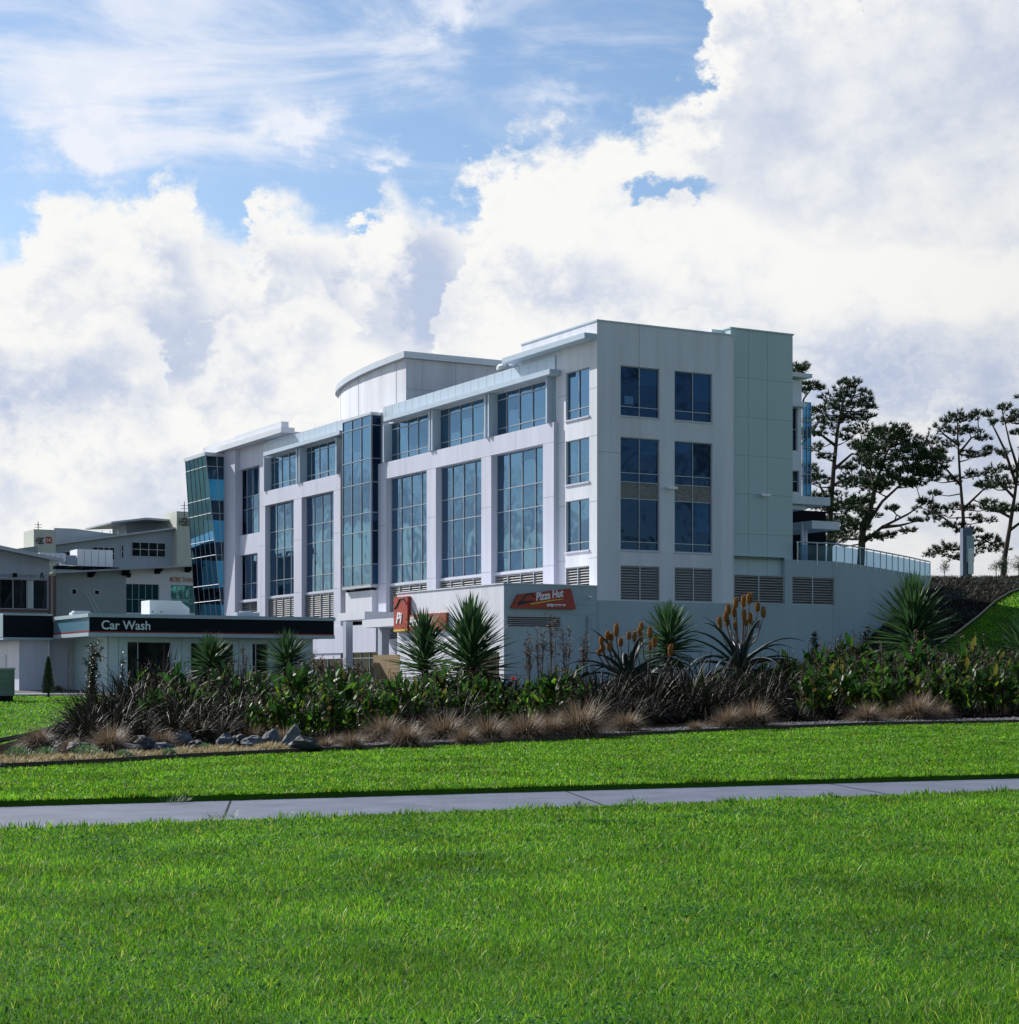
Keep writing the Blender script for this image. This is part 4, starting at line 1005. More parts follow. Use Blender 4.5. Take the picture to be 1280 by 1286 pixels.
for px, y0, y1, lab in ((48, 668, 655, 'thin antenna on the left cream tower of the bank'), (231.5, 646, 630, 'thin antenna on the right cream tower of the bank')):
    p = W(px, 233); z0 = EYE+233*(HY-y0)/F; z1 = EYE+233*(HY-y1)/F; t = thing('antenna', lab, 'antenna', (p.x, p.y, z0), 0, 'antennas on the bank towers')
    m = MB(); m.tube([(0, 0, -.5), (0, 0, z1-z0)], [.05]*2, 5); m.build('mast', M['dark'], t)
    m = MB()
    for k in (.45, .7): m.tube([(-.45, 0, (z1-z0)*k), (.45, .1, (z1-z0)*k)], [.03]*2, 4)
    m.tube([(0, -.4, (z1-z0)*.6), (0, .4, (z1-z0)*.6)], [.03]*2, 4); m.build('element', M['dark'], t)

# ------------------------------------------------------------------ pylon sign on the hill
p = W(1209.5, 138); zb_ = terrain(p.x, p.y)
t = thing('pylon_sign', 'tall narrow blue pylon sign with a blank white panel on the hill', 'pylon sign', (p.x, p.y, zb_), 0)
s = 138/F; h = EYE+138*(HY-663)/F-zb_
m = MB(); m.box(0, 11.5*s, 0, .9, -.1, h); m.build('pillar', M['blue'], t)
m = MB(); m.box(4.2*s, 13.6*s, -.14, -.002, h*.05+1.2, h-10*s); m.build('panel', M['bluegrey'], t)
m = MB(); m.box(6.2*s, 12.8*s, -.2, -.142, EYE+138*(HY-721)/F-zb_, EYE+138*(HY-689)/F-zb_); m.build('face', M['signwht'], t)
# utility cabinet at the left edge
p = W(0, 78); zc = terrain(p.x, p.y)
t = thing('utility_cabinet', 'weathered green utility cabinet at the left edge of the small lawn', 'cabinet', (W(-18, 78).x, 78, EYE+78*(HY-874)/F), 0)
m = MB(); m.box(0, 30/F*78, 0, .8, 0, 1.12); m.build('casing', M['utility'], t)
m = MB(); m.box(-.03, 30/F*78+.03, -.03, .83, 1.121, 1.2); m.build('lid', M['conc'], t)
m = MB(); m.box(.05, 30/F*78-.05, .05, .75, -.4, -.001); m.build('plinth', M['dark'], t)
m = MB(); m.box(.45, .49, -.03, -.001, .1, 1.0); m.build('handle', M['dark'], t)
# ------------------------------------------------------------------ pines on the hill
M['needle'] = leafmat('pine_needles', [(.012, .028, .014), (.026, .056, .024), (.055, .090, .036), (.018, .038, .018)], .6, .12, .25)
def pine(label, Y, trunk, limbs, clumps, dens=1.0, r0=.38, group='pines on the hill'):
    r0 *= .72; clumps = [(x, y, r*1.12) for (x, y, r) in clumps]+[(x+R.uniform(-1.1, 1.1)*r, y+R.uniform(-.6, .7)*r, r*R.uniform(.5, .75)) for (x, y, r) in clumps]
    s = Y/F; bx_, by_ = (trunk[0][0]-HX)*s, Y; zb = terrain(bx_, by_)-.3
    t = thing('pine_tree', label, 'pine tree', (bx_, by_, zb), 0, group)
    L = lambda px, py, dy=0.0: Vector(((px-HX)*(Y+dy)/F-bx_, dy, EYE+(Y+dy)*(HY-py)/F-zb))
    m = MB(); sk = []
    tp = [Vector((0, 0, 0))]+[L(*p) for p in trunk[1:]]; n = len(tp)
    m.tube(tp, [r0*(1-.85*i/(n-1)) for i in range(n)], 8); sk += [tp[i].lerp(tp[i+1], k/5) for i in range(n-1) for k in range(5)]
    for lb in limbs:
        dy = R.uniform(-2.5, 2.5); q = [L(p[0], p[1], dy*i/(len(lb)-1)) for i, p in enumerate(lb)]
        m.tube(q, [r0*.5*(1-.75*i/(len(q)-1)) for i in range(len(q))], 6); sk += [q[i].lerp(q[i+1], k/4) for i in range(len(q)-1) for k in range(5)]
    fo = MB()
    for (px, py, r) in clumps:
        dy = R.uniform(-2.2, 2.2); c = L(px, py, dy); rr = r*s
        near = min(sk, key=lambda p: (p-c).length+max(0, p.z-c.z)*1.5)
        mid_ = near.lerp(c, .5)+Vector((R.uniform(-.2, .2), 0, -.12*(c-near).length+.1)); m.tube([near, mid_, c], [.075, .05, .02], 4, False)
        for k in range(5):
            a = R.uniform(0, 6.28); e = c+Vector((math.cos(a)*rr*.8, math.sin(a)*rr*.8, R.uniform(-.1, .35)*rr)); m.tube([mid_.lerp(c, R.uniform(.2, .9)), e], [.03, .012], 3, False)
        for k in range(int(dens*26*(rr/.9)**2)+8):
            a = R.uniform(0, 6.28); q = R.random()**.5*1.25; ph = R.uniform(-.4, .7)
            e = c+Vector((math.cos(a)*rr*q, math.sin(a)*rr*q, ph*rr*(1-.6*q*q)+R.gauss(0, .05)))
            o = Vector((math.cos(a)*.6, math.sin(a)*.6, .75)).normalized(); ts = R.uniform(.75, 1.25)
            for j in range(11):
                d = (o+Vector((R.gauss(0, .55), R.gauss(0, .55), R.gauss(0, .45)))).normalized(); sd = d.cross(Vector((R.gauss(0, 1), R.gauss(0, 1), R.gauss(0, 1)))).normalized()*.042*ts
                fo.q(e-sd, e+sd, e+d*.42*ts)
    m.build('trunk', M['bark'], t, True); fo.build('crown', M['needle'], t)
pine('tallest dark pine standing just right of the office building', 165, [(1041, 706), (1043, 645), (1047, 590), (1052, 540), (1058, 510), (1066, 480)],
  [[(1044, 640), (1030, 610), (1020, 600)], [(1047, 590), (1070, 570), (1095, 572)], [(1050, 560), (1030, 545), (1022, 540)], [(1046, 610), (1065, 600), (1080, 600)]],
  [(1068, 481, 9), (1060, 489, 12), (1078, 497, 11), (1046, 502, 13), (1090, 508, 9), (1036, 515, 13), (1062, 512, 15), (1028, 530, 14), (1052, 528, 14), (1075, 524, 15), (1022, 545, 11), (1084, 541, 15), (1060, 546, 11), (1092, 512, 6), (1018, 590, 12), (1030, 606, 12), (1062, 588, 9), (1074, 602, 15), (1094, 572, 13), (1030, 640, 13), (1052, 655, 14), (1070, 642, 17), (1020, 655, 12), (1060, 675, 14), (1038, 575, 7), (1022, 565, 7), (1080, 560, 10), (1045, 620, 8), (1025, 625, 9)], 1.0, .42)
pine('broad dark pine with a leaning trunk forking low to the right', 157, [(1079, 692), (1084, 660), (1093, 640), (1101, 605), (1113, 570), (1126, 540)],
  [[(1085, 665), (1108, 630), (1133, 607), (1152, 594)], [(1082, 683), (1108, 662), (1140, 646), (1158, 634)], [(1092, 645), (1098, 615), (1092, 580)], [(1108, 662), (1130, 660), (1150, 655)]],
  [(1127, 540, 11), (1117, 549, 13), (1139, 551, 12), (1104, 558, 14), (1089, 564, 14), (1125, 563, 17), (1145, 574, 18), (1164, 577, 14), (1176, 569, 10), (1109, 578, 17), (1085, 584, 15), (1130, 589, 19), (1155, 591, 16), (1099, 599, 16), (1074, 610, 14), (1120, 606, 15), (1168, 597, 12), (1064, 633, 16), (1084, 630, 14), (1094, 648, 10), (1060, 660, 16), (1075, 665, 14), (1052, 675, 13), (1146, 560, 9), (1120, 640, 6), (1150, 655, 6), (1163, 632, 6), (1140, 668, 6), (1112, 676, 8), (1096, 676, 10), (1178, 588, 9), (1112, 540, 8), (1136, 606, 12), (1150, 608, 10), (1100, 615, 12)], 1.3, .5)
pine('thin open pine directly behind the blue pylon sign', 172, [(1217, 726), (1209, 690), (1210, 650), (1206, 600), (1203, 550), (1202, 520)],
  [[(1207, 610), (1185, 585), (1168, 575)], [(1209, 640), (1235, 615), (1250, 605)], [(1204, 570), (1220, 550), (1232, 545)], [(1209, 670), (1185, 650), (1165, 640)], [(1210, 690), (1240, 680), (1255, 690)], [(1209, 690), (1190, 690), (1175, 692)], [(1205, 560), (1185, 545), (1176, 545)]],
  [(1201, 521, 8), (1190, 529, 9), (1214, 528, 10), (1228, 519, 6), (1180, 539, 9), (1204, 543, 11), (1224, 543, 8), (1167, 553, 9), (1196, 558, 10), (1236, 552, 7), (1163, 573, 11), (1184, 579, 9), (1215, 571, 9), (1245, 565, 6), (1176, 599, 9), (1200, 604, 9), (1225, 598, 8), (1165, 640, 13), (1180, 645, 13), (1195, 638, 8), (1240, 610, 11), (1246, 638, 14), (1236, 655, 11), (1200, 660, 10), (1217, 668, 11), (1236, 680, 15), (1252, 690, 12), (1186, 690, 12), (1172, 695, 9), (1196, 701, 9), (1226, 694, 12), (1240, 572, 5), (1158, 560, 6), (1172, 620, 6), (1214, 640, 7)], .85, .36)
pine('half bare pine at the right edge with branches reaching left', 160, [(1258, 738), (1262, 700), (1268, 665), (1275, 620), (1281, 570), (1285, 505)],
  [[(1277, 610), (1262, 565), (1250, 540), (1240, 522)], [(1279, 590), (1268, 555), (1260, 520)], [(1266, 668), (1290, 650), (1310, 640)], [(1270, 650), (1250, 640), (1240, 640)], [(1274, 625), (1255, 605), (1240, 606)], [(1280, 580), (1300, 550), (1310, 540)]],
  [(1284, 500, 6), (1262, 511, 6), (1240, 521, 6), (1276, 520, 8), (1293, 528, 11), (1266, 530, 6), (1281, 545, 8), (1259, 569, 6), (1250, 590, 9), (1240, 610, 10), (1271, 590, 8), (1292, 600, 12), (1245, 640, 10), (1263, 642, 12), (1287, 640, 10), (1251, 602, 12), (1300, 560, 10), (1310, 640, 14), (1300, 530, 10), (1250, 530, 5), (1312, 590, 12), (1270, 612, 8)], .85, .4)
pine('pine mostly hidden behind the stair tower, its twigs showing at the tower edge', 152, [(985, 735), (988, 650), (992, 560), (995, 480), (996, 455)],
  [[(992, 560), (1010, 500), (1020, 488)], [(990, 600), (1005, 560), (1018, 545)], [(995, 480), (1003, 466), (1010, 459)]],
  [(1004, 459, 7), (1010, 463, 5), (1018, 484, 6), (1012, 491, 7), (1025, 487, 6), (1000, 470, 8), (985, 470, 12), (1016, 545, 9), (1022, 600, 10), (980, 500, 14), (975, 560, 16)], 1.1, .4)
# staked young trees on the crest
def small_tree(name, label, cat, P, h, cr, mat, bark, n=900, leaf=.07, stake=False, cz=.68, squash=.8, group=None):
    t = thing(name, label, cat, P, R.uniform(0, 6), group); m = MB(); f = MB()
    m.tube([(0, 0, -.1), (.02, .01, h*.4), (0, .02, h*.7), (.01, 0, h*.92)], [.035*h/2+.01, .03, .02, .006], 6)
    for k in range(14):
        a = R.uniform(0, 6.28); z = R.uniform(.35, .85)*h; e = Vector((math.cos(a)*cr*.8, math.sin(a)*cr*.8, z+cr*.35)); m.tube([(0, 0, z), e], [.014, .004], 4, False)
    cl = [Vector((R.gauss(0, .45)*cr, R.gauss(0, .45)*cr, cz*h+R.gauss(0, .42)*cr*squash)) for _ in range(16)]
    for k in range(n):
        c = R.choice(cl); p = c+Vector((R.gauss(0, .22), R.gauss(0, .22), R.gauss(0, .2)))*cr
        f.blade(p, (R.gauss(0, 1), R.gauss(0, 1), R.gauss(0.2, .7)), leaf*R.uniform(.7, 1.3), leaf*.24, .3, 2, R.uniform(-1, 1), shape='oval')
    m.build('trunk', bark, t); f.build('crown', mat, t)
    if stake:
        for q in (-.45, .45):
            k = MB(); k.box(q-.025, q+.025, -.025, .025, -.1, 1.3); k.build('stake', M['paleedge'], t)
    return t
M['oliveleaf'] = leafmat('olive_leaf', [(.035, .060, .025), (.07, .10, .045), (.10, .13, .07)], .45, .25)
M['darkleaf'] = leafmat('dark_shrub_leaf', [(.012, .020, .012), (.030, .040, .022), (.05, .06, .035)], .45, .2)
for px, Y, h, lab in ((1258, 139, 2.0, 'young staked tree on the crest just right of the pylon sign'), (1282, 139, 1.9, 'young tree cut by the right edge of the photo on the crest'), (1186, 136, 1.5, 'sparse small shrub on the crest left of the pylon sign')):
    small_tree('young_tree', lab, 'young tree', W(px, Y), h, .72 if h > 1.6 else .5, M['oliveleaf'], M['palebark'], 1100 if h > 1.6 else 350, .11, px > 1200)
# ------------------------------------------------------------------ yuccas
M['yucca'] = leafmat('yucca_leaf', [(.018, .055, .022), (.040, .095, .035), (.075, .15, .05), (.030, .07, .03)], .5, .30, .35)
def yucca(label, px, py, Y, rpx, hpx, base_py=None, n=170, rz=0):
    n = int(n*1.55); hpx *= 1.2
    """rosette centre at px,py; rpx half width; hpx depth of the leafy part below the centre"""
    s = Y/F; P = W(px, Y); zc = EYE+Y*(HY-py)/F-P.z; t = thing('yucca', label, 'yucca', P, rz)
    Rr = rpx*s; hh = hpx*s; tr = MB(); tr.tube([(0, 0, -.1), (.04, 0, zc*.4), (0, .03, zc*.8), (0, 0, zc)], [.17, .13, .12, .09], 8)
    lf = MB()
    for k in range(n):
        q = k/n; z = zc-hh*(1-q)**1.15; a = k*2.399963+R.uniform(-.2, .2)
        el = -.38+1.72*q**1.1+R.gauss(0, .15)
        d = Vector((math.cos(a)*math.cos(el), math.sin(a)*math.cos(el), math.sin(el)))
        L_ = Rr*R.uniform(.84, 1.06)*(.9+.22*math.sin(math.pi*min(1, q*1.25)))
        lf.blade((d.x*.07, d.y*.07, z), d, L_, Rr*.062*R.uniform(.7, 1.1), R.uniform(.03, .16) if q > .35 else R.uniform(.1, .35), 4, R.gauss(0, .25), fold=.35)
    tr.build('trunk', M['bark'], t); lf.build('crown', M['yucca'], t); return t
yucca('yucca in front of the big dark car wash window, leftmost of the yuccas', 265, 823, 62, 37, 20)
yucca('yucca in front of the right end of the car wash fascia', 360, 822, 63, 40, 18)
yucca('left and slightly smaller one of the twin yuccas by the front block', 533, 800, 66, 47, 58, n=230)
yucca('right and taller one of the twin yuccas by the front block', 591, 795, 63, 61, 66, n=270)
yucca('yucca in front of the shaded end wall below the two wall louvres', 840, 789, 69, 47, 36, n=200)
yucca('largest yucca, right of the podium wall at the foot of the mulched bank', 1146, 768, 76, 62, 58, n=270)
yucca('yucca cut by the right edge of the photo', 1288, 808, 74, 52, 30)
M['yuccalight'] = leafmat('young_yucca_leaf', [(.04, .13, .03), (.07, .18, .05)], .35, .35)
def offset_(label, px, py, Y, r):
    P = W(px, Y); s = Y/F; zc = EYE+Y*(HY-py)/F-P.z; t = thing('young_yucca', label, 'yucca', P); m = MB(); lf = MB()
    m.tube([(0, 0, -.1), (0, 0, zc)], [.05, .03], 6)
    for k in range(46):
        a = k*2.4; el = R.uniform(.5, 1.5); d = Vector((math.cos(a)*math.cos(el), math.sin(a)*math.cos(el), math.sin(el))); lf.blade((0, 0, zc), d, r*s*R.uniform(.7, 1.1), .035, .12, 3, 0, fold=.3)
    m.build('trunk', M['bark'], t); lf.build('crown', M['yuccalight'], t)
offset_('small bright green young yucca between the twin yuccas', 557, 856, 62, 28)
offset_('small bright green young yucca under the largest yucca', 1118, 838, 74, 24)
# ------------------------------------------------------------------ tree aloes with orange flower spikes
M['aloe'] = leafmat('aloe_leaf', [(.022, .040, .040), (.040, .062, .058)], .5, .05, .4)
M['spike'] = leafmat('aloe_flower', [(.24, .10, .02), (.15, .065, .02), (.34, .17, .04), (.08, .04, .02)], .7, .2, .1)
M['stalk'] = pmat('aloe_stalk', (.16, .11, .09), .7, var=.2, vscale=10)
def aloe(label, px, py, Y, leafpx, heads, stem0, n=26):
    s = Y/F; P = W(px, Y); zc = EYE+Y*(HY-py)/F-P.z; t = thing('candelabra_aloe', label, 'aloe', P); lf = MB()
    tk = MB(); tk.tube([(0, 0, -.1), (0, 0, zc)], [.16, .14], 8); tk.build('trunk', M['bark'], t)
    for k in range(n):
        a = k*2.399963; q = k/n; el = .12+.9*q+R.gauss(0, .08); Lr = leafpx*s*R.uniform(.85, 1.1); d = Vector((math.cos(a)*math.cos(el), math.sin(a)*math.cos(el), math.sin(el)))
        nseg = 9; side = d.cross(Vector((0, 0, 1))).normalized(); p = Vector((0, 0, zc-.15+.15*q)); dd = d.copy(); b0 = len(lf.v); bend = R.uniform(1.5, 2.3)*(1.15-.4*q)
        for i in range(nseg+1):
            tt = i/nseg; w_ = .15*(1-tt)**.75+.003; up = side.cross(dd)
            lf.v += [tuple(p-side*w_+up*w_*.35), tuple(p-up*w_*.35), tuple(p+side*w_+up*w_*.35), tuple(p+up*w_*.08)]
            p = p+dd*(Lr*1.25/nseg); dd = (dd+Vector((0, 0, -bend/nseg*(.4+1.1*tt)))).normalized()
        for i in range(nseg):
            for j in range(4): x, y = b0+i*4+j, b0+i*4+(j+1) % 4; lf.f.append((x, y, y+4, x+4))
    lf.build('leaves', M['aloe'], t, True)
    L = lambda x, y, dy=0.0: Vector(((x-HX)*s-P.x, dy, EYE+Y*(HY-y)/F-P.z))
    st = MB(); o = L(*stem0); hb = []
    for (hx, hy, hr, hl) in heads:
        dy = R.uniform(-.25, .25); e = L(hx, hy+hl/2, dy); m1 = o.lerp(e, .45)+Vector(((e.x-o.x)*.22, 0, -.08)); st.tube([o, m1, e.lerp(m1, .3)+Vector((0, 0, -.03)), e], [.035, .026, .022, .02], 6)
        top = L(hx, hy-hl/2, dy); hb.append((e, top, hr*s*1.3))
    st.build('flower_stem', M['stalk'], t)
    for e, top, r_ in hb:
        h = MB(); ax = top-e; h.tube([e, e+ax*.12, e+ax*.5, e+ax*.85, top], [r_*.3, r_*.6, r_*.7, r_*.55, r_*.2], 9)
        for k in range(150):
            a = R.uniform(0, 6.28); q = R.uniform(.0, 1.0); c_ = e+ax*q; d = Vector((math.cos(a), math.sin(a), -.5 if q < .8 else .6)); h.blade(c_+Vector((math.cos(a), math.sin(a), 0))*r_*.45, d+Vector((R.gauss(0, .2), R.gauss(0, .2), R.gauss(0, .2))), r_*R.uniform(.6, 1.0), r_*.11, .2, 1)
        h.build('flower_head', M['spike'], t)
aloe('tree aloe with a tall cluster of orange flower heads above long arching leaves', 930, 838, 67, 78,
  [(942, 751, 4.2, 13), (924, 757, 3.6, 12), (934, 755, 3.4, 15), (951, 762, 3.6, 12), (958, 769, 3.6, 13), (915, 765, 3.8, 13), (923, 768, 3.6, 14), (904, 779, 3.6, 10), (912, 774, 3.3, 12), (914, 781, 3.3, 10), (934, 772, 3.4, 13), (943, 776, 3.4, 14), (905, 787, 3.0, 8), (937, 782, 2.6, 8), (924, 785, 3.2, 12)], (931, 822))
aloe('tree aloe with a wide spread of orange flower heads left of the yucca', 788, 852, 65, 66,
  [(774, 791, 3.8, 16), (763, 798, 3.6, 12), (755, 805, 3.6, 11), (780, 806, 3.6, 11), (765, 812, 3.8, 11), (790, 798, 3.4, 10), (797, 799, 3.4, 13), (805, 800, 3.2, 12), (768, 800, 3.2, 10), (757, 814, 3.6, 10), (803, 792, 3.0, 8), (752, 819, 3.0, 8)], (786, 850))
aloe('smaller tree aloe with a few orange flower heads half in front of the yucca', 812, 856, 66, 50,
  [(806, 786, 3.4, 10), (816, 794, 3.8, 14), (822, 806, 4.0, 12), (842, 816, 4.2, 12), (817, 811, 3.2, 10)], (815, 850), 18)

# ------------------------------------------------------------------ planting: flax, canna, tussock, shrubs
M['flax'] = leafmat('dark_flax_leaf', [(.008, .009, .006), (.016, .015, .009), (.034, .026, .018), (.010, .018, .008), (.06, .05, .04), (.012, .008, .008)], .5, .12, .14)
M['canna'] = leafmat('canna_leaf', [(.012, .035, .012), (.03, .10, .012), (.09, .24, .015), (.012, .03, .012), (.20, .30, .02), (.07, .045, .02), (.02, .06, .02), (.14, .30, .02)], .45, .5, .25)
M['drystalk'] = leafmat('dry_stalk', [(.06, .035, .022), (.11, .07, .04), (.035, .022, .018)], .7, .15)
M['tussock'] = leafmat('brown_tussock', [(.11, .068, .038), (.20, .14, .085), (.34, .27, .19), (.06, .036, .02)], .6, .3)
def var_flax(L=1.25, n=230):
    m = MB()
    for k in range(n):
        a = R.uniform(0, 6.28); el = R.uniform(.45, 1.45); d = (math.cos(a)*math.cos(el), math.sin(a)*math.cos(el), math.sin(el))
        m.blade((math.cos(a)*R.uniform(0, .18), math.sin(a)*R.uniform(0, .18), 0), d, L*R.uniform(.65, 1.1), R.uniform(.011, .022), R.uniform(.9, 2.8), 6, R.gauss(0, .35), fold=.3, shape='strap')
    return m
def var_canna(h=1.15, ns=13):
    m, st = MB(), MB()
    for k in range(ns):
        a = R.uniform(0, 6.28); r = R.uniform(0, .38); x, y = math.cos(a)*r, math.sin(a)*r; hh = h*R.uniform(.65, 1.05); lx, ly = R.gauss(0, .08), R.gauss(0, .08)
        st.tube([(x, y, -.05), (x+lx, y+ly, hh)], [.014, .009], 5, False)
        for j in range(6):
            q = .25+.13*j; b = R.uniform(0, 6.28); el = R.uniform(.55, 1.35)
            m.blade((x+lx*q, y+ly*q, hh*q), (math.cos(b)*math.cos(el), math.sin(b)*math.cos(el), math.sin(el)), R.uniform(.26, .46), R.uniform(.04, .085), R.uniform(.1, .7), 4, R.gauss(0, .5), fold=.22, shape='oval')
        if R.random() < .75:
            z = hh
            for j in range(13): b = R.uniform(0, 6.28); st.blade((x+lx+R.gauss(0, .02), y+ly+R.gauss(0, .02), z+R.uniform(-.08, .28)), (math.cos(b), math.sin(b), .6), R.uniform(.04, .09), .018, .2, 2, 0, shape='oval')
            st.tube([(x+lx, y+ly, hh), (x+lx*1.1, y+ly*1.1, hh+.3)], [.008, .004], 4, False)
    return m, st
def var_tussock(n=1500, L=.56):
    m = MB()
    for k in range(n):
        a = R.uniform(0, 6.28); el = R.uniform(.5, 1.5); d = (math.cos(a)*math.cos(el), math.sin(a)*math.cos(el), math.sin(el)); r = R.uniform(0, .13)
        m.blade((math.cos(a)*r, math.sin(a)*r, 0), d, L*R.uniform(.5, 1.1), .0042, R.uniform(1.0, 2.4), 5, 0, shape='strap')
    return m
FX = [var_flax(1.25).mesh('leaves', M['flax']) for _ in range(3)]
CN = [tuple(q.mesh(nm, mt) for q, nm, mt in zip(var_canna(), ('leaves', 'stems'), (M['canna'], M['drystalk']))) for _ in range(4)]
TS = [var_tussock().mesh('tussock', M['tussock']) for _ in range(3)]
def put_flax(px, Y, sc, label, group):
    t = mo('flax', R.choice(FX)); t.location = W(px, Y); t.scale = (sc*R.uniform(.9, 1.1), sc, sc*R.uniform(.85, 1.05)); t.rotation_euler = (0, 0, R.uniform(0, 6.28)); tag(t, label, 'flax', group)
def put_canna(px, Y, sc, label, group):
    t = thing('canna', label, 'canna', W(px, Y), R.uniform(0, 6.28), group); t.scale = (sc, sc, sc*R.uniform(.9, 1.1)); a, b = R.choice(CN); mo('leaves', a, t); mo('stems', b, t)
def fy(px):                     # distance of the bed front under a pixel column
    k = (px-HX)/F; Y = 20.0
    while front(k*Y) > Y: Y += .1
    return Y
def mass(fn, x0, x1, step, rows, sc, label, group):
    for (dy, js) in rows:
        px = x0+R.uniform(0, step)
        while px < x1:
            y = fy(px)+dy+R.uniform(-.4, .4); fn(px, y, sc*js*R.uniform(.72, 1.2), label, group); px += step*R.uniform(.8, 1.2)*(45/y)
mass(put_flax, 106, 320, 30, [(7.5, .9), (10.5, 1.15), (13.5, 1.35), (17, 1.45)], 1.2, 'dark bronze strap leaved flax in the mass at the left end of the bed', 'dark flaxes at the left end of the bed')
mass(put_flax, 725, 1000, 30, [(6.5, 1.0), (8.8, 1.25), (11.4, 1.45)], 1.25, 'dark bronze flax growing under the orange flowered aloes', 'dark flaxes under the aloes')
mass(put_flax, 490, 600, 34, [(8.5, .9), (11, 1.0)], 1.1, 'low dark flax at the feet of the twin yuccas', 'dark flaxes under the twin yuccas')
mass(put_canna, 315, 505, 24, [(7.5, .95), (10.0, 1.12), (13.5, 1.2), (17.0, 1.15)], 1.0, 'broad leaved green canna in the dense clump left of the twin yuccas', 'cannas left of the twin yuccas')
mass(put_canna, 500, 745, 26, [(10.5, .85), (13.5, 1.0), (17, 1.1)], 1.0, 'broad leaved green canna in front of the pizza sign wall', 'cannas in front of the pizza sign wall')
mass(put_canna, 175, 310, 34, [(12.2, .95), (15.5, 1.15), (19, 1.25)], 1.0, 'broad leaved green canna behind the dark flaxes and in front of the car wash', 'cannas in front of the car wash')
mass(put_canna, 1000, 1440, 25, [(5.5, 1.0), (8.2, 1.2), (11, 1.35), (14.5, 1.4)], 1.15, 'broad leaved green canna in the wide mass at the right end of the bed', 'cannas at the right end of the bed')
mass(put_flax, 1000, 1330, 60, [(4.5, .7), (9.0, .9)], 1.0, 'dark low flax between the cannas at the right end of the bed', 'dark flaxes between the right cannas')
mass(put_canna, 850, 1000, 40, [(9.8, .95), (14.0, 1.3)], 1.0, 'green canna showing behind the arching aloe leaves', 'cannas behind the aloes')
put_canna(693, fy(693)+9.5, 1.3, 'bright green canna with a red flower below the pizza sign', None)
p = W(645, fy(645)+14); t = thing('red_flower', 'single red canna flower in front of the pizza sign wall', 'flower', (p.x, p.y, EYE+p.y*(HY-852)/F-.3))
m = MB(); m.tube([(0, 0, -.7), (0, 0, .3)], [.012]*2, 4); m.build('stem', M['canna'], t); m = MB()
for k in range(14): a = R.uniform(0, 6.28); m.blade((0, 0, .25), (math.cos(a), math.sin(a), R.uniform(.2, 1.5)), .14, .045, .4, 2, 0, shape='oval')
m.build('petals', leafmat('red_petal', [(.5, .02, .02), (.6, .04, .03)], .4, .3), t)
TUS = [(47, 940, .9, 'darker'), (88, 944, .55, 'low'), (137, 946, 1.1, 'wide'), (185, 934, .9, ''), (203, 941, .8, ''), (245, 936, 1.1, 'wide'), (270, 932, 1.0, ''), (299, 930, .9, ''), (318, 933, .75, ''), (336, 931, .8, ''), (355, 936, .75, ''), (408, 942, .6, 'low'), (423, 938, .6, ''), (442, 942, .8, 'round'), (482, 932, 1.35, 'wide'), (510, 939, 1.2, ''), (557, 932, 1.5, 'tall'), (585, 936, .95, ''), (612, 932, 1.35, ''), (660, 930, 1.45, 'wide'), (690, 928, 1.3, ''), (728, 926, 1.9, 'biggest'), (786, 921, 1.25, 'round'), (873, 919, .6, 'small'), (915, 916, 1.35, ''), (945, 915, 1.6, 'wide'), (1088, 908, 1.3, ''), (1122, 906, 1.0, ''), (1152, 906, 1.8, 'wide'), (1180, 905, 1.1, '')]
place = lambda px: 'before the left flaxes' if px < 230 else 'behind the rocks' if px < 380 else 'on the gravel just right of the rocks' if px < 460 else 'in the row in front of the twin yuccas' if px < 640 else 'in the row below the pizza sign' if px < 760 else 'under the aloes' if px < 1000 else 'in front of the right cannas'
seen = {}
for px, py, sc, w_ in TUS:
    pl_ = place(px); n_ = seen[pl_] = seen.get(pl_, 0)+1
    o = mo('tussock', R.choice(TS)); P = hit(px, py); o.location = P; sc *= 1.2 if px < 380 else 1.08; o.scale = (sc*1.25, sc*1.1, sc); o.rotation_euler = (0, 0, R.uniform(0, 6.28))
    tag(o, f"{(w_+' ') if w_ else ''}brown tussock grass {pl_}, {['first','second','third','fourth','fifth','sixth','seventh'][n_-1]} from left", 'tussock', 'brown tussock grasses along the bed')
# rocks
M['rock'] = pmat('grey_rock', (.13, .155, .175), .8, var=.3, vscale=4, bump=1.0, bscale=9); M['darkrock'] = pmat('dark_rock', (.035, .038, .042), .7, var=.2, vscale=4, bump=.8, bscale=8)
import bmesh
def rock(px, py, w, h, mat, label, sharp=0):
    bm = bmesh.new(); bmesh.ops.create_icosphere(bm, subdivisions=3, radius=1); sd = R.uniform(0, 99)
    for v in bm.verts:
        q = v.co.copy(); nn = mnoise.noise(q*1.1+Vector((sd, 0, 0)))*.45+mnoise.noise(q*2.6+Vector((0, sd, 0)))*.2
        v.co = q*(1+nn); v.co.x *= w/2; v.co.y *= w*.4; v.co.z *= h/2*(1.15 if v.co.z > 0 else .6)
        if sharp and v.co.z > 0: f_ = v.co.z/h; v.co.x = v.co.x*(1-.75*f_)+sharp*v.co.z*.45
        v.co.z = round(v.co.z/(h*.13))*(h*.13)*.5+v.co.z*.5
    me = bpy.data.meshes.new('rock'); bm.to_mesh(me); bm.free(); me.materials.append(mat); o = mo('rock', me); P = hit(px, py); o.location = P+Vector((0, 0, h*.3)); tag(o, label, 'rock', 'rocks along the bed')
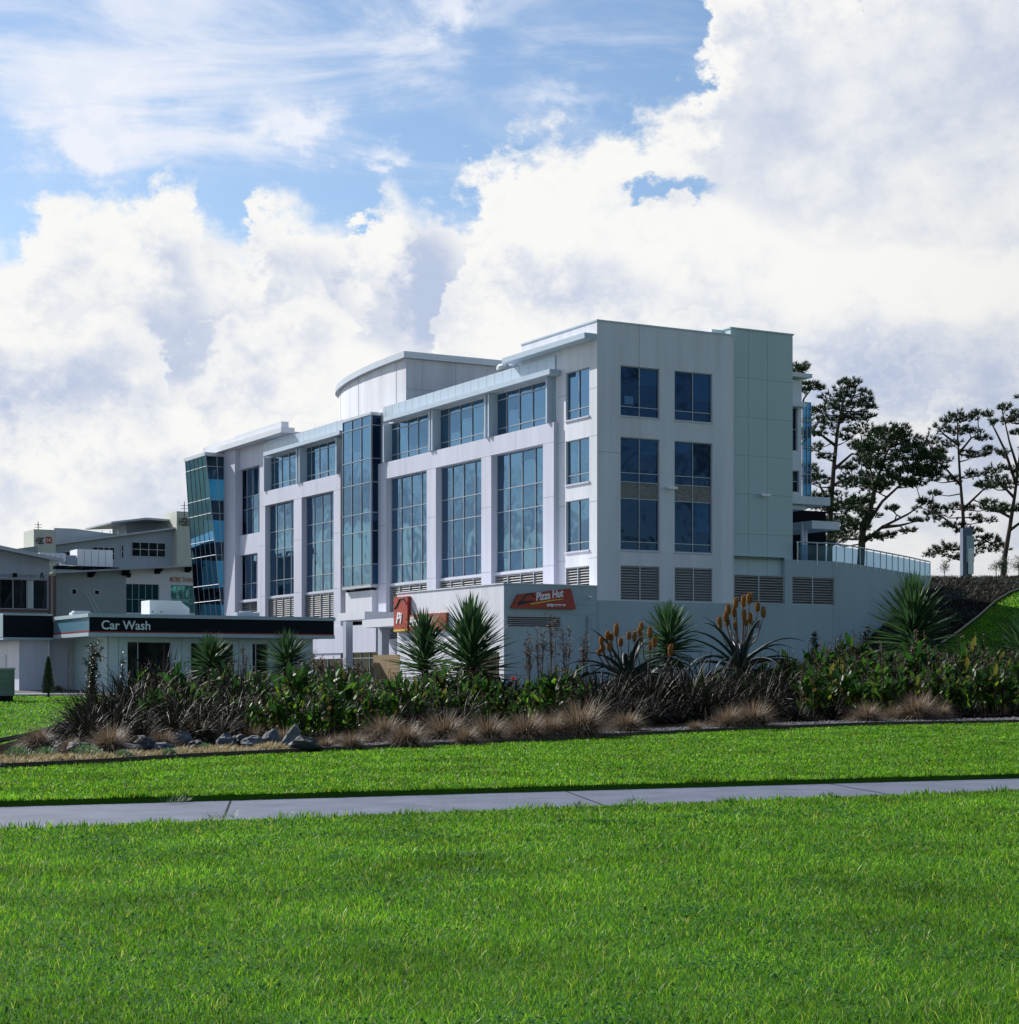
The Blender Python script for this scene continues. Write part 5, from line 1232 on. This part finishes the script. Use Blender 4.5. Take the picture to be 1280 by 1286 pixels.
for r_ in [(76, 943, .55, .28, 'darkrock', 'small dark rock near the left end of the bed'), (98, 946, .6, .34, 'darkrock', 'dark rock beside the small one at the left end of the bed'), (152, 944, .9, .26, 'rock', 'long flat pale grey rock left of the dark mounded rock'), (182, 942, .7, .36, 'darkrock', 'dark mounded rock between two flat pale rocks'), (203, 942, .7, .24, 'rock', 'flat grey rock right of the dark mounded rock'), (230, 938, .55, .5, 'rock', 'pale upright rock under the wide tussock'), (248, 940, .5, .26, 'darkrock', 'small dark rock right of the pale upright rock'), (284, 940, .55, .42, 'rock', 'squarish grey rock left of a round dark rock'), (298, 939, .45, .42, 'darkrock', 'round dark rock between two grey rocks'), (318, 940, .62, .42, 'rock', 'grey rock with a broad top right of the round dark rock'), (340, 939, .6, .55, 'rock', 'leaning grey rock left of the pointed pale rock', .5), (365, 941, .45, .75, 'rock', 'tall pointed pale rock beside the big black rock', .7), (383, 945, .85, .46, 'darkrock', 'big black block of rock at the edging, rightmost of the rocks')]:
    rock(r_[0], r_[1], r_[2]*.85, r_[3]*.85, M[r_[4]], r_[5], r_[6] if len(r_) > 6 else 0)
# low ground cover at the left front of the bed
M['cover'] = leafmat('ground_cover_leaf', [(.34, .24, .10), (.20, .20, .06), (.46, .28, .15), (.10, .15, .05), (.50, .36, .20)], .6, .4)
M['mound'] = leafmat('mound_leaf', [(.04, .10, .04), (.09, .17, .07), (.16, .24, .11)], .5, .4)
m = MB()
for k in range(20000):
    px = R.uniform(-60, 372); k_ = (px-HX)/F; y0 = fy(px); y = y0+R.uniform(.15, 1.9 if px > 60 else 3.0); x = k_*y
    if mnoise.noise(Vector((x*1.3, y*1.3, 0))) < -.18: continue
    h = .05+.10*max(0, mnoise.noise(Vector((x*2, y*2, 4)))+.5)
    a = R.uniform(0, 6.28); m.blade((x, y, terrain(x, y)+R.uniform(0, h)), (math.cos(a), math.sin(a), R.uniform(.2, 1.6)), R.uniform(.08, .17), .010, .5, 2, 0)
tag(m.build('ground_cover', M['cover']), 'tan and green low ground cover at the left front of the bed', 'ground cover', kind='stuff')
for px, py, r_, lab in ((22, 957, .34, 'round green mound plant nearest the left edge'), (58, 956, .30, 'second green mound plant from the left edge'), (108, 955, .36, 'green mound plant in front of the small dark rock'), (124, 957, .22, 'small green mound plant touching the bigger one to its left'), (155, 956, .24, 'green mound plant in front of the long flat rock'), (212, 952, .20, 'low green mound plant in front of the flat rocks'), (258, 947, .24, 'pale green mound plant below the wide tussock')):
    m = MB()
    for k in range(700):
        v = Vector((R.gauss(0, 1), R.gauss(0, 1), abs(R.gauss(0, 1)))).normalized(); q = v*r_*R.uniform(.7, 1.02); q.z *= .85
        m.blade(q, v+Vector((R.gauss(0, .4), R.gauss(0, .4), .3)), .06, .012, .2, 2)
    o = m.build('mound_plant', M['mound']); o.location = hit(px, py); tag(o, lab, 'mound plant', 'mound plants at the front of the bed')
# shrubs and saplings
def sapling(label, px, py0, py1, Y, wpx, mat, n, leaf, stems=3, lean=0, red=False):
    s = Y/F; P = W(px, Y); h = EYE+Y*(HY-py0)/F-P.z; z1 = EYE+Y*(HY-py1)/F-P.z; t = thing('shrub', label, 'shrub', P, 0); m, f = MB(), MB()
    pts = []
    for k in range(stems):
        a = R.uniform(-1, 1)*wpx*s*.7; b = R.uniform(-.2, .2); e = Vector((a, b, h*R.uniform(.82, 1))); q = [Vector((a*.1, 0, -.1)), Vector((a*.45, b*.5, h*.4)), e.lerp(Vector((a*.5, b, h*.5)), .3), e]
        m.tube(q, [.022, .016, .010, .004], 5); 
        for i in range(16):
            u_ = R.uniform(.25, .98) if mat != M['darkleaf'] else R.uniform(-.6, .98); p0 = q[1].lerp(q[3], u_) if u_ > 0 else q[1].lerp(q[0], -u_); e2 = p0+Vector((R.gauss(0, wpx*s*.32), R.gauss(0, wpx*s*.3), R.uniform(.05, .3))); m.tube([p0, e2], [.007, .003], 3, False); pts += [p0.lerp(e2, c) for c in (.5, .8, 1)]
    for k in range(n):
        p = R.choice(pts)+Vector((R.gauss(0, .04), R.gauss(0, .04), R.gauss(0, .04))); f.blade(p, (R.gauss(0, 1), R.gauss(0, 1), R.gauss(.4, .6)), leaf*R.uniform(.6, 1.3), leaf*.2, .2, 2, R.uniform(-1, 1), shape='oval')
    m.build('stem', M['drystalk'], t); f.build('leaves', mat, t)
M['reddry'] = leafmat('reddish_leaf', [(.10, .05, .035), (.17, .11, .08), (.06, .05, .03), (.20, .17, .13)], .65, .2, .12)
sapling('slender silvery shrub in front of the car wash entry, left end of the bed', 114, 806, 880, 58, 13, M['darkleaf'], 2200, .10, 6)
sapling('narrow dark shrub left of the big dark car wash window', 152, 826, 870, 62, 6, M['darkleaf'], 500, .09, 3)
for px, w_, h0, lab in ((678, 10, 790, 'twiggy reddish shrub below the wall louvre, leftmost of the twiggy group'), (694, 9, 772, 'tall twiggy shrub just under the pizza sign'), (712, 10, 784, 'tall twiggy shrub with bare stems below the phone number'), (733, 8, 796, 'thin twiggy shrub beside the downpipe'), (665, 8, 800, 'short twiggy shrub near the corner of the front block')):
    sapling(lab, px, h0, 850, 66, w_, M['reddry'], 170, .12, 4)
for px, h0, w_, n_, lab in ((308, 812, 8, 120, 'thin twiggy shrub between the two left yuccas'), (430, 832, 14, 420, 'dark seedy shrub right of the second yucca'), (455, 830, 10, 300, 'dark seedy shrub in front of the shopfront'), (400, 826, 12, 500, 'dark shrub behind the cannas by the car wash end')):
    sapling(lab, px, h0, 860, 64, w_, M['reddry'], n_, .10, 4)
sapling('small dark sapling against the base wall right of the aloe', 1022, 796, 835, 92, 6, M['darkleaf'], 520, .16, 3)
sapling('dark sapling against the base wall right of the white meter box', 1087, 789, 835, 92, 9, M['darkleaf'], 620, .18, 4)
for px, h0, w_, n_, wh in ((1190, 822, 6, 120, 'leftmost'), (1215, 820, 6, 100, 'middle'), (1242, 818, 8, 140, 'rightmost')):
    sapling(wh+' of three thin seed stalk shrubs above the right cannas', px, h0, 850, 76, w_, M['reddry'], n_, .12, 3)
# conical conifer and the clipped ball by the wing of the car wash
P = W(61, 80); P.z = EYE+80*(HY-871)/F
t = thing('conical_conifer', 'dark conical conifer in front of the car wash left wing', 'conifer', P); f = MB(); H_ = 1.55
for k in range(3800):
    z = R.random()**1.1*H_; r_ = .32*(1-(z/H_))**.7*(1 if z > .2 else .8)*R.uniform(.75, 1.08); a = R.uniform(0, 6.28); f.blade((math.cos(a)*r_, math.sin(a)*r_, z), (math.cos(a)*.5, math.sin(a)*.5, 1), .11, .018, .1, 1)
f.build('foliage', M['needle'], t); m = MB(); m.tube([(0, 0, -.15), (0, 0, 1.3)], [.06, .02], 6); m.build('trunk', M['bark'], t)
P = W(73, 79); P.z = EYE+79*(HY-872)/F
m = MB()
for k in range(1500):
    v = Vector((R.gauss(0, 1), R.gauss(0, 1), abs(R.gauss(0, 1)))).normalized(); q = v*.34*R.uniform(.8, 1.02); m.blade(q, v, .08, .02, .1, 1)
o = m.build('clipped_shrub', M['darkleaf']); o.location = P; tag(o, 'low rounded dark shrub right beside the conical conifer', 'shrub')
# bushes on the mulched bank
M['bankleaf'] = leafmat('bank_plant_leaf', [(.015, .02, .012), (.04, .045, .03), (.09, .09, .07)], .6, .1, .2)
m = MB()
for k in range(1500):
    t_ = R.random(); i = R.randrange(len(EB)-1); q0 = EB[i].lerp(EB[i+1], t_); q1 = TB[i].lerp(TB[i+1], t_); p = q0.lerp(q1, R.uniform(.03, .97))
    for j in range(9): a = R.uniform(0, 6.28); m.blade((p.x+R.gauss(0, .12), p.y+R.gauss(0, .12), terrain(p.x, p.y)+.12), (math.cos(a), math.sin(a), R.uniform(.3, 1.5)), R.uniform(.15, .38), .03, .5, 3)
tag(m.build('bank_planting', M['bankleaf']), 'scattered low plants covering the dark mulched bank', 'ground planting', kind='stuff')
# weeds at the path
for px, py, lab in ((268, 1024, 'pale weed sprouting from the path joint at the left'), (792, 1004, 'weed with a dry orange leaf at the path edge near the middle'), (845/4, 1003, 'trailing weed on the far lip of the path')):
    P = hit(px, py); P.z = -.05; m = MB()
    for k in range(60): a = R.uniform(0, 6.28); r_ = R.uniform(0, .12); m.blade((math.cos(a)*r_+.003*k, math.sin(a)*r_+.006*k, 0), (math.cos(a), math.sin(a), R.uniform(.1, 1.5)), R.uniform(.06, .2), .006, .8, 3)
    o = m.build('weed', M['mound']); o.location = P; tag(o, lab, 'weed', 'weeds by the path')

# ------------------------------------------------------------------ grass of the lawns
def grassmat():
    m, nt, b = mat_new('grass_blade'); N = nt.nodes.new; L = nt.links.new
    g = N('ShaderNodeNewGeometry'); cr = N('ShaderNodeValToRGB'); L(g.outputs['Random Per Island'], cr.inputs[0]); e = cr.color_ramp.elements
    cols = [(.018, .075, .012), (.070, .225, .012), (.135, .355, .014), (.28, .47, .02), (.02, .085, .02), (.46, .44, .10)]; pos = [0, .3, .6, .82, .93, 1.0]
    for _ in range(4): e.new(.5)
    for i, c in enumerate(cols): e[i].position = pos[i]; e[i].color = (*c, 1)
    n = N('ShaderNodeTexNoise'); n.inputs['Scale'].default_value = .55; n.inputs['Detail'].default_value = 5; n.inputs['Roughness'].default_value = .65; L(g.outputs['Position'], n.inputs[0])
    mr = N('ShaderNodeMapRange'); L(n.outputs[0], mr.inputs[0]); mr.inputs[1].default_value = .32; mr.inputs[2].default_value = .68; mr.inputs[3].default_value = .55; mr.inputs[4].default_value = 1.3
    vm = N('ShaderNodeVectorMath'); vm.operation = 'SCALE'; L(cr.outputs[0], vm.inputs[0]); L(mr.outputs[0], vm.inputs['Scale'])
    L(vm.outputs[0], b.inputs['Base Color']); b.inputs['Roughness'].default_value = .42; b.inputs['Specular IOR Level'].default_value = .16
    tr = N('ShaderNodeBsdfTranslucent'); L(vm.outputs[0], tr.inputs[0]); mx = N('ShaderNodeMixShader'); mx.inputs[0].default_value = .55
    L(b.outputs[0], mx.inputs[1]); L(tr.outputs[0], mx.inputs[2]); L(mx.outputs[0], nt.nodes['Material Output'].inputs[0]); return m
M['grass'] = grassmat()
def vterr(x, y):
    z = np.where(y > 46, .019*(np.minimum(y, 210)-46), 0.0)
    s = lambda a, b, t: (lambda q: q*q*(3-2*q))(np.clip((t-a)/(b-a), 0, 1))
    return z+6.7*s(88, 136, y)*s(11, 30, x)+.5*s(60, 90, y)*s(0, 14, x)
def blades(n, ya, yb, p, keep, hmin, hmax, wk, seed, kx=.37, zoff=0.0, side=0):
    rg = np.random.default_rng(seed)
    # density falls with distance: y distributed by power p over [ya, yb]
    u = rg.random(n); y = (ya**p+u*(yb**p-ya**p))**(1/p); x = rg.uniform(-kx, kx, n)*y if not side else np.where(rg.random(n) < .5, 1, -1)*(kx*y+rg.uniform(0, side, n))
    k = keep(x, y); x, y = x[k], y[k]; n = len(x)
    # clumping
    cn = np.sin(x*3.1+np.sin(y*2.3)*2)*np.sin(y*2.7+np.sin(x*1.9)*2)*.5+.5; c2 = np.sin(x*11+np.sin(y*9)*2)*np.sin(y*10+np.sin(x*8)*2)*.5+.5
    h = rg.uniform(hmin, hmax, n)*(.72+.35*cn+.25*c2)*np.where(rg.random(n) < .03, 1.5, 1); w = np.maximum(.0022, y*wk)*rg.uniform(.7, 1.3, n)
    a = rg.uniform(0, 2*np.pi, n); dx, dy = np.cos(a), np.sin(a); b = rg.uniform(0, 2*np.pi, n); le = rg.uniform(.15, 1.1, n)*h; lx, ly = np.cos(b)*le, np.sin(b)*le
    z = vterr(x, y)+zoff-.01; v = np.empty((n, 5, 3))
    v[:, 0] = np.stack([x-dx*w, y-dy*w, z], -1); v[:, 1] = np.stack([x+dx*w, y+dy*w, z], -1)
    mx_, my_, mz = x+lx*.35, y+ly*.35, z+h*.6
    v[:, 2] = np.stack([mx_-dx*w*.8, my_-dy*w*.8, mz], -1); v[:, 3] = np.stack([mx_+dx*w*.8, my_+dy*w*.8, mz], -1); v[:, 4] = np.stack([x+lx, y+ly, z+h], -1)
    f = np.array([[0, 1, 3], [0, 3, 2], [2, 3, 4]]); ff = (f[None]+np.arange(n)[:, None, None]*5).reshape(-1, 3)
    return v.reshape(-1, 3), ff
tag(mo('grass', np_mesh('grass', *blades(460000, 7.6, 32, .75, lambda x, y: y < 22.2+.53*x+.03, .026, .056, .00023, 1), M['grass'])), 'mown green grass of the near lawn', 'grass', kind='stuff')
tag(mo('grass', np_mesh('grass', *blades(130000, 5, 32, .9, lambda x, y: y < 22.2+.53*x+.03, .03, .06, .0006, 11, side=7), M['grass'])), 'mown green grass at the far sides of the near lawn', 'grass', kind='stuff')
fxy = np.array(FXY)
def keepfar(x, y): return (y > 26.9+.45*x-.03) & (y < np.interp(x, fxy[:, 0], fxy[:, 1])-.02)
tag(mo('grass', np_mesh('grass', *blades(520000, 22, 68, .6, keepfar, .03, .06, .00028, 2), M['grass'])), 'mown green grass of the strip between path and planting bed', 'grass', kind='stuff')
tag(mo('grass', np_mesh('grass', *blades(110000, 22, 68, .8, keepfar, .035, .065, .0006, 12, side=8), M['grass'])), 'mown green grass at the far sides of the strip before the bed', 'grass', kind='stuff')
def lipblades(edge, y_in, n, seed):
    rg = np.random.default_rng(seed); x = rg.uniform(-18, 20, n); y = edge(x)+rg.uniform(0, .12, n)*y_in
    w = .0055*rg.uniform(.7, 1.3, n); h = rg.uniform(.03, .11, n)*(.6+.7*(np.sin(x*2.3+np.sin(x*7)*1.5)*.5+.5)); a = rg.uniform(0, 6.28, n); dx, dy = np.cos(a), np.sin(a); lx = rg.normal(0, .03, n); ly = -y_in*rg.uniform(-.02, .09, n)
    z = np.full(n, -.03); v = np.empty((n, 5, 3))
    v[:, 0] = np.stack([x-dx*w, y-dy*w, z], -1); v[:, 1] = np.stack([x+dx*w, y+dy*w, z], -1); v[:, 2] = np.stack([x+lx*.4-dx*w, y+ly*.4-dy*w, z+h*.65], -1); v[:, 3] = np.stack([x+lx*.4+dx*w, y+ly*.4+dy*w, z+h*.65], -1); v[:, 4] = np.stack([x+lx, y+ly, z+h], -1)
    f = np.array([[0, 1, 3], [0, 3, 2], [2, 3, 4]]); return v.reshape(-1, 3), (f[None]+np.arange(n)[:, None, None]*5).reshape(-1, 3)
tag(mo('grass', np_mesh('grass', *lipblades(lambda x: 22.2+.53*x, -1, 9000, 3), M['grass'])), 'longer grass hanging over the near edge of the path', 'grass', kind='stuff')
tag(mo('grass', np_mesh('grass', *lipblades(lambda x: 26.9+.45*x, 1, 12000, 4), M['grass'])), 'longer grass overhanging the far edge of the path', 'grass', kind='stuff')
def keepleft(x, y): return (x < -12-(y-43)/9-.15) & (y > 43.2)
tag(mo('grass', np_mesh('grass', *blades(110000, 43, 86, .6, keepleft, .04, .08, .00032, 6, .36), M['grass'])), 'mown green grass of the small lawn at the left', 'grass', kind='stuff')
def hillkeep():
    ex = np.array([(p.y, p.x) for p in EB]); ex = ex[np.argsort(ex[:, 0])]
    return lambda x, y: (x > np.interp(y, ex[:, 0], ex[:, 1])+.2) & (y > 84) & (x > 18)
tag(mo('grass', np_mesh('grass', *blades(420000, 84, 140, .6, hillkeep(), .05, .10, .00034, 7, .33), M['grass'])), 'green grass on the hill at the right', 'grass', kind='stuff')
# flat leafed weeds in patches and stray pale stems, as in any lawn
M['weedleaf'] = leafmat('lawn_weed_leaf', [(.018, .085, .012), (.035, .14, .02), (.06, .20, .025)], .35, .35, .35)
M['stem'] = leafmat('stray_stem', [(.40, .50, .05), (.55, .55, .12), (.22, .42, .03)], .4, .5, .4)
def patches(n, seed):
    rg = np.random.default_rng(seed); c = np.stack([rg.uniform(-.36, .36, 170), 7.8*(23/7.8)**rg.random(170)], -1); k = rg.integers(0, 170, n)
    y = c[k, 1]+rg.normal(0, .16, n)*(.5+k % 3); x = c[k, 0]*c[k, 1]+rg.normal(0, .22, n)*(.5+k % 4*.5)
    m_ = y < 22+.53*x; x, y = x[m_], y[m_]; n = len(x); z = rg.uniform(.02, .045, n); a = rg.uniform(0, 6.28, n); s_ = rg.uniform(.006, .012, n)*np.maximum(1, y/14); t_ = rg.normal(0, .4, n)
    v = np.empty((n, 4, 3))
    for i, q in enumerate((0, 1.57, 3.14, 4.71)): v[:, i] = np.stack([x+np.cos(a+q)*s_, y+np.sin(a+q)*s_, z+np.sin(q+a)*s_*t_], -1)
    return v.reshape(-1, 3), np.arange(n*4).reshape(-1, 4)
tag(mo('lawn_weeds', np_mesh('lawn_weeds', *patches(18000, 21), M['weedleaf'])), 'patches of small dark leaved weeds in the near lawn', 'lawn weeds', kind='stuff')
tag(mo('grass', np_mesh('grass', *blades(2600, 7.6, 30, .75, lambda x, y: y < 22.2+.53*x, .06, .10, .00016, 31), M['stem'])), 'stray pale stems standing above the near lawn', 'grass', kind='stuff')
# a few clover heads in the near lawn
M['clover'] = pmat('clover_pink', (.55, .30, .36), .8)
for k, (px, py) in enumerate(((35, 1148), (188, 1205), (448, 1226), (508, 1245), (668, 1160), (1094, 1180), (1044, 1232))):
    P = hit(px, py+8); t = thing('clover_flower', 'tiny pink clover head in the near lawn', 'clover', P, 0, 'clover heads in the near lawn'); m = MB(); m.tube([(0, 0, 0), (.004, 0, .07)], [.0015]*2, 4); m.build('stem', M['grass'], t)
    m = MB()
    for j in range(40): v = Vector((R.gauss(0, 1), R.gauss(0, 1), R.gauss(0, 1))).normalized(); m.blade(Vector((0, 0, .075))+v*.004, v, .009, .002, .1, 1)
    m.build('head', M['clover'], t)
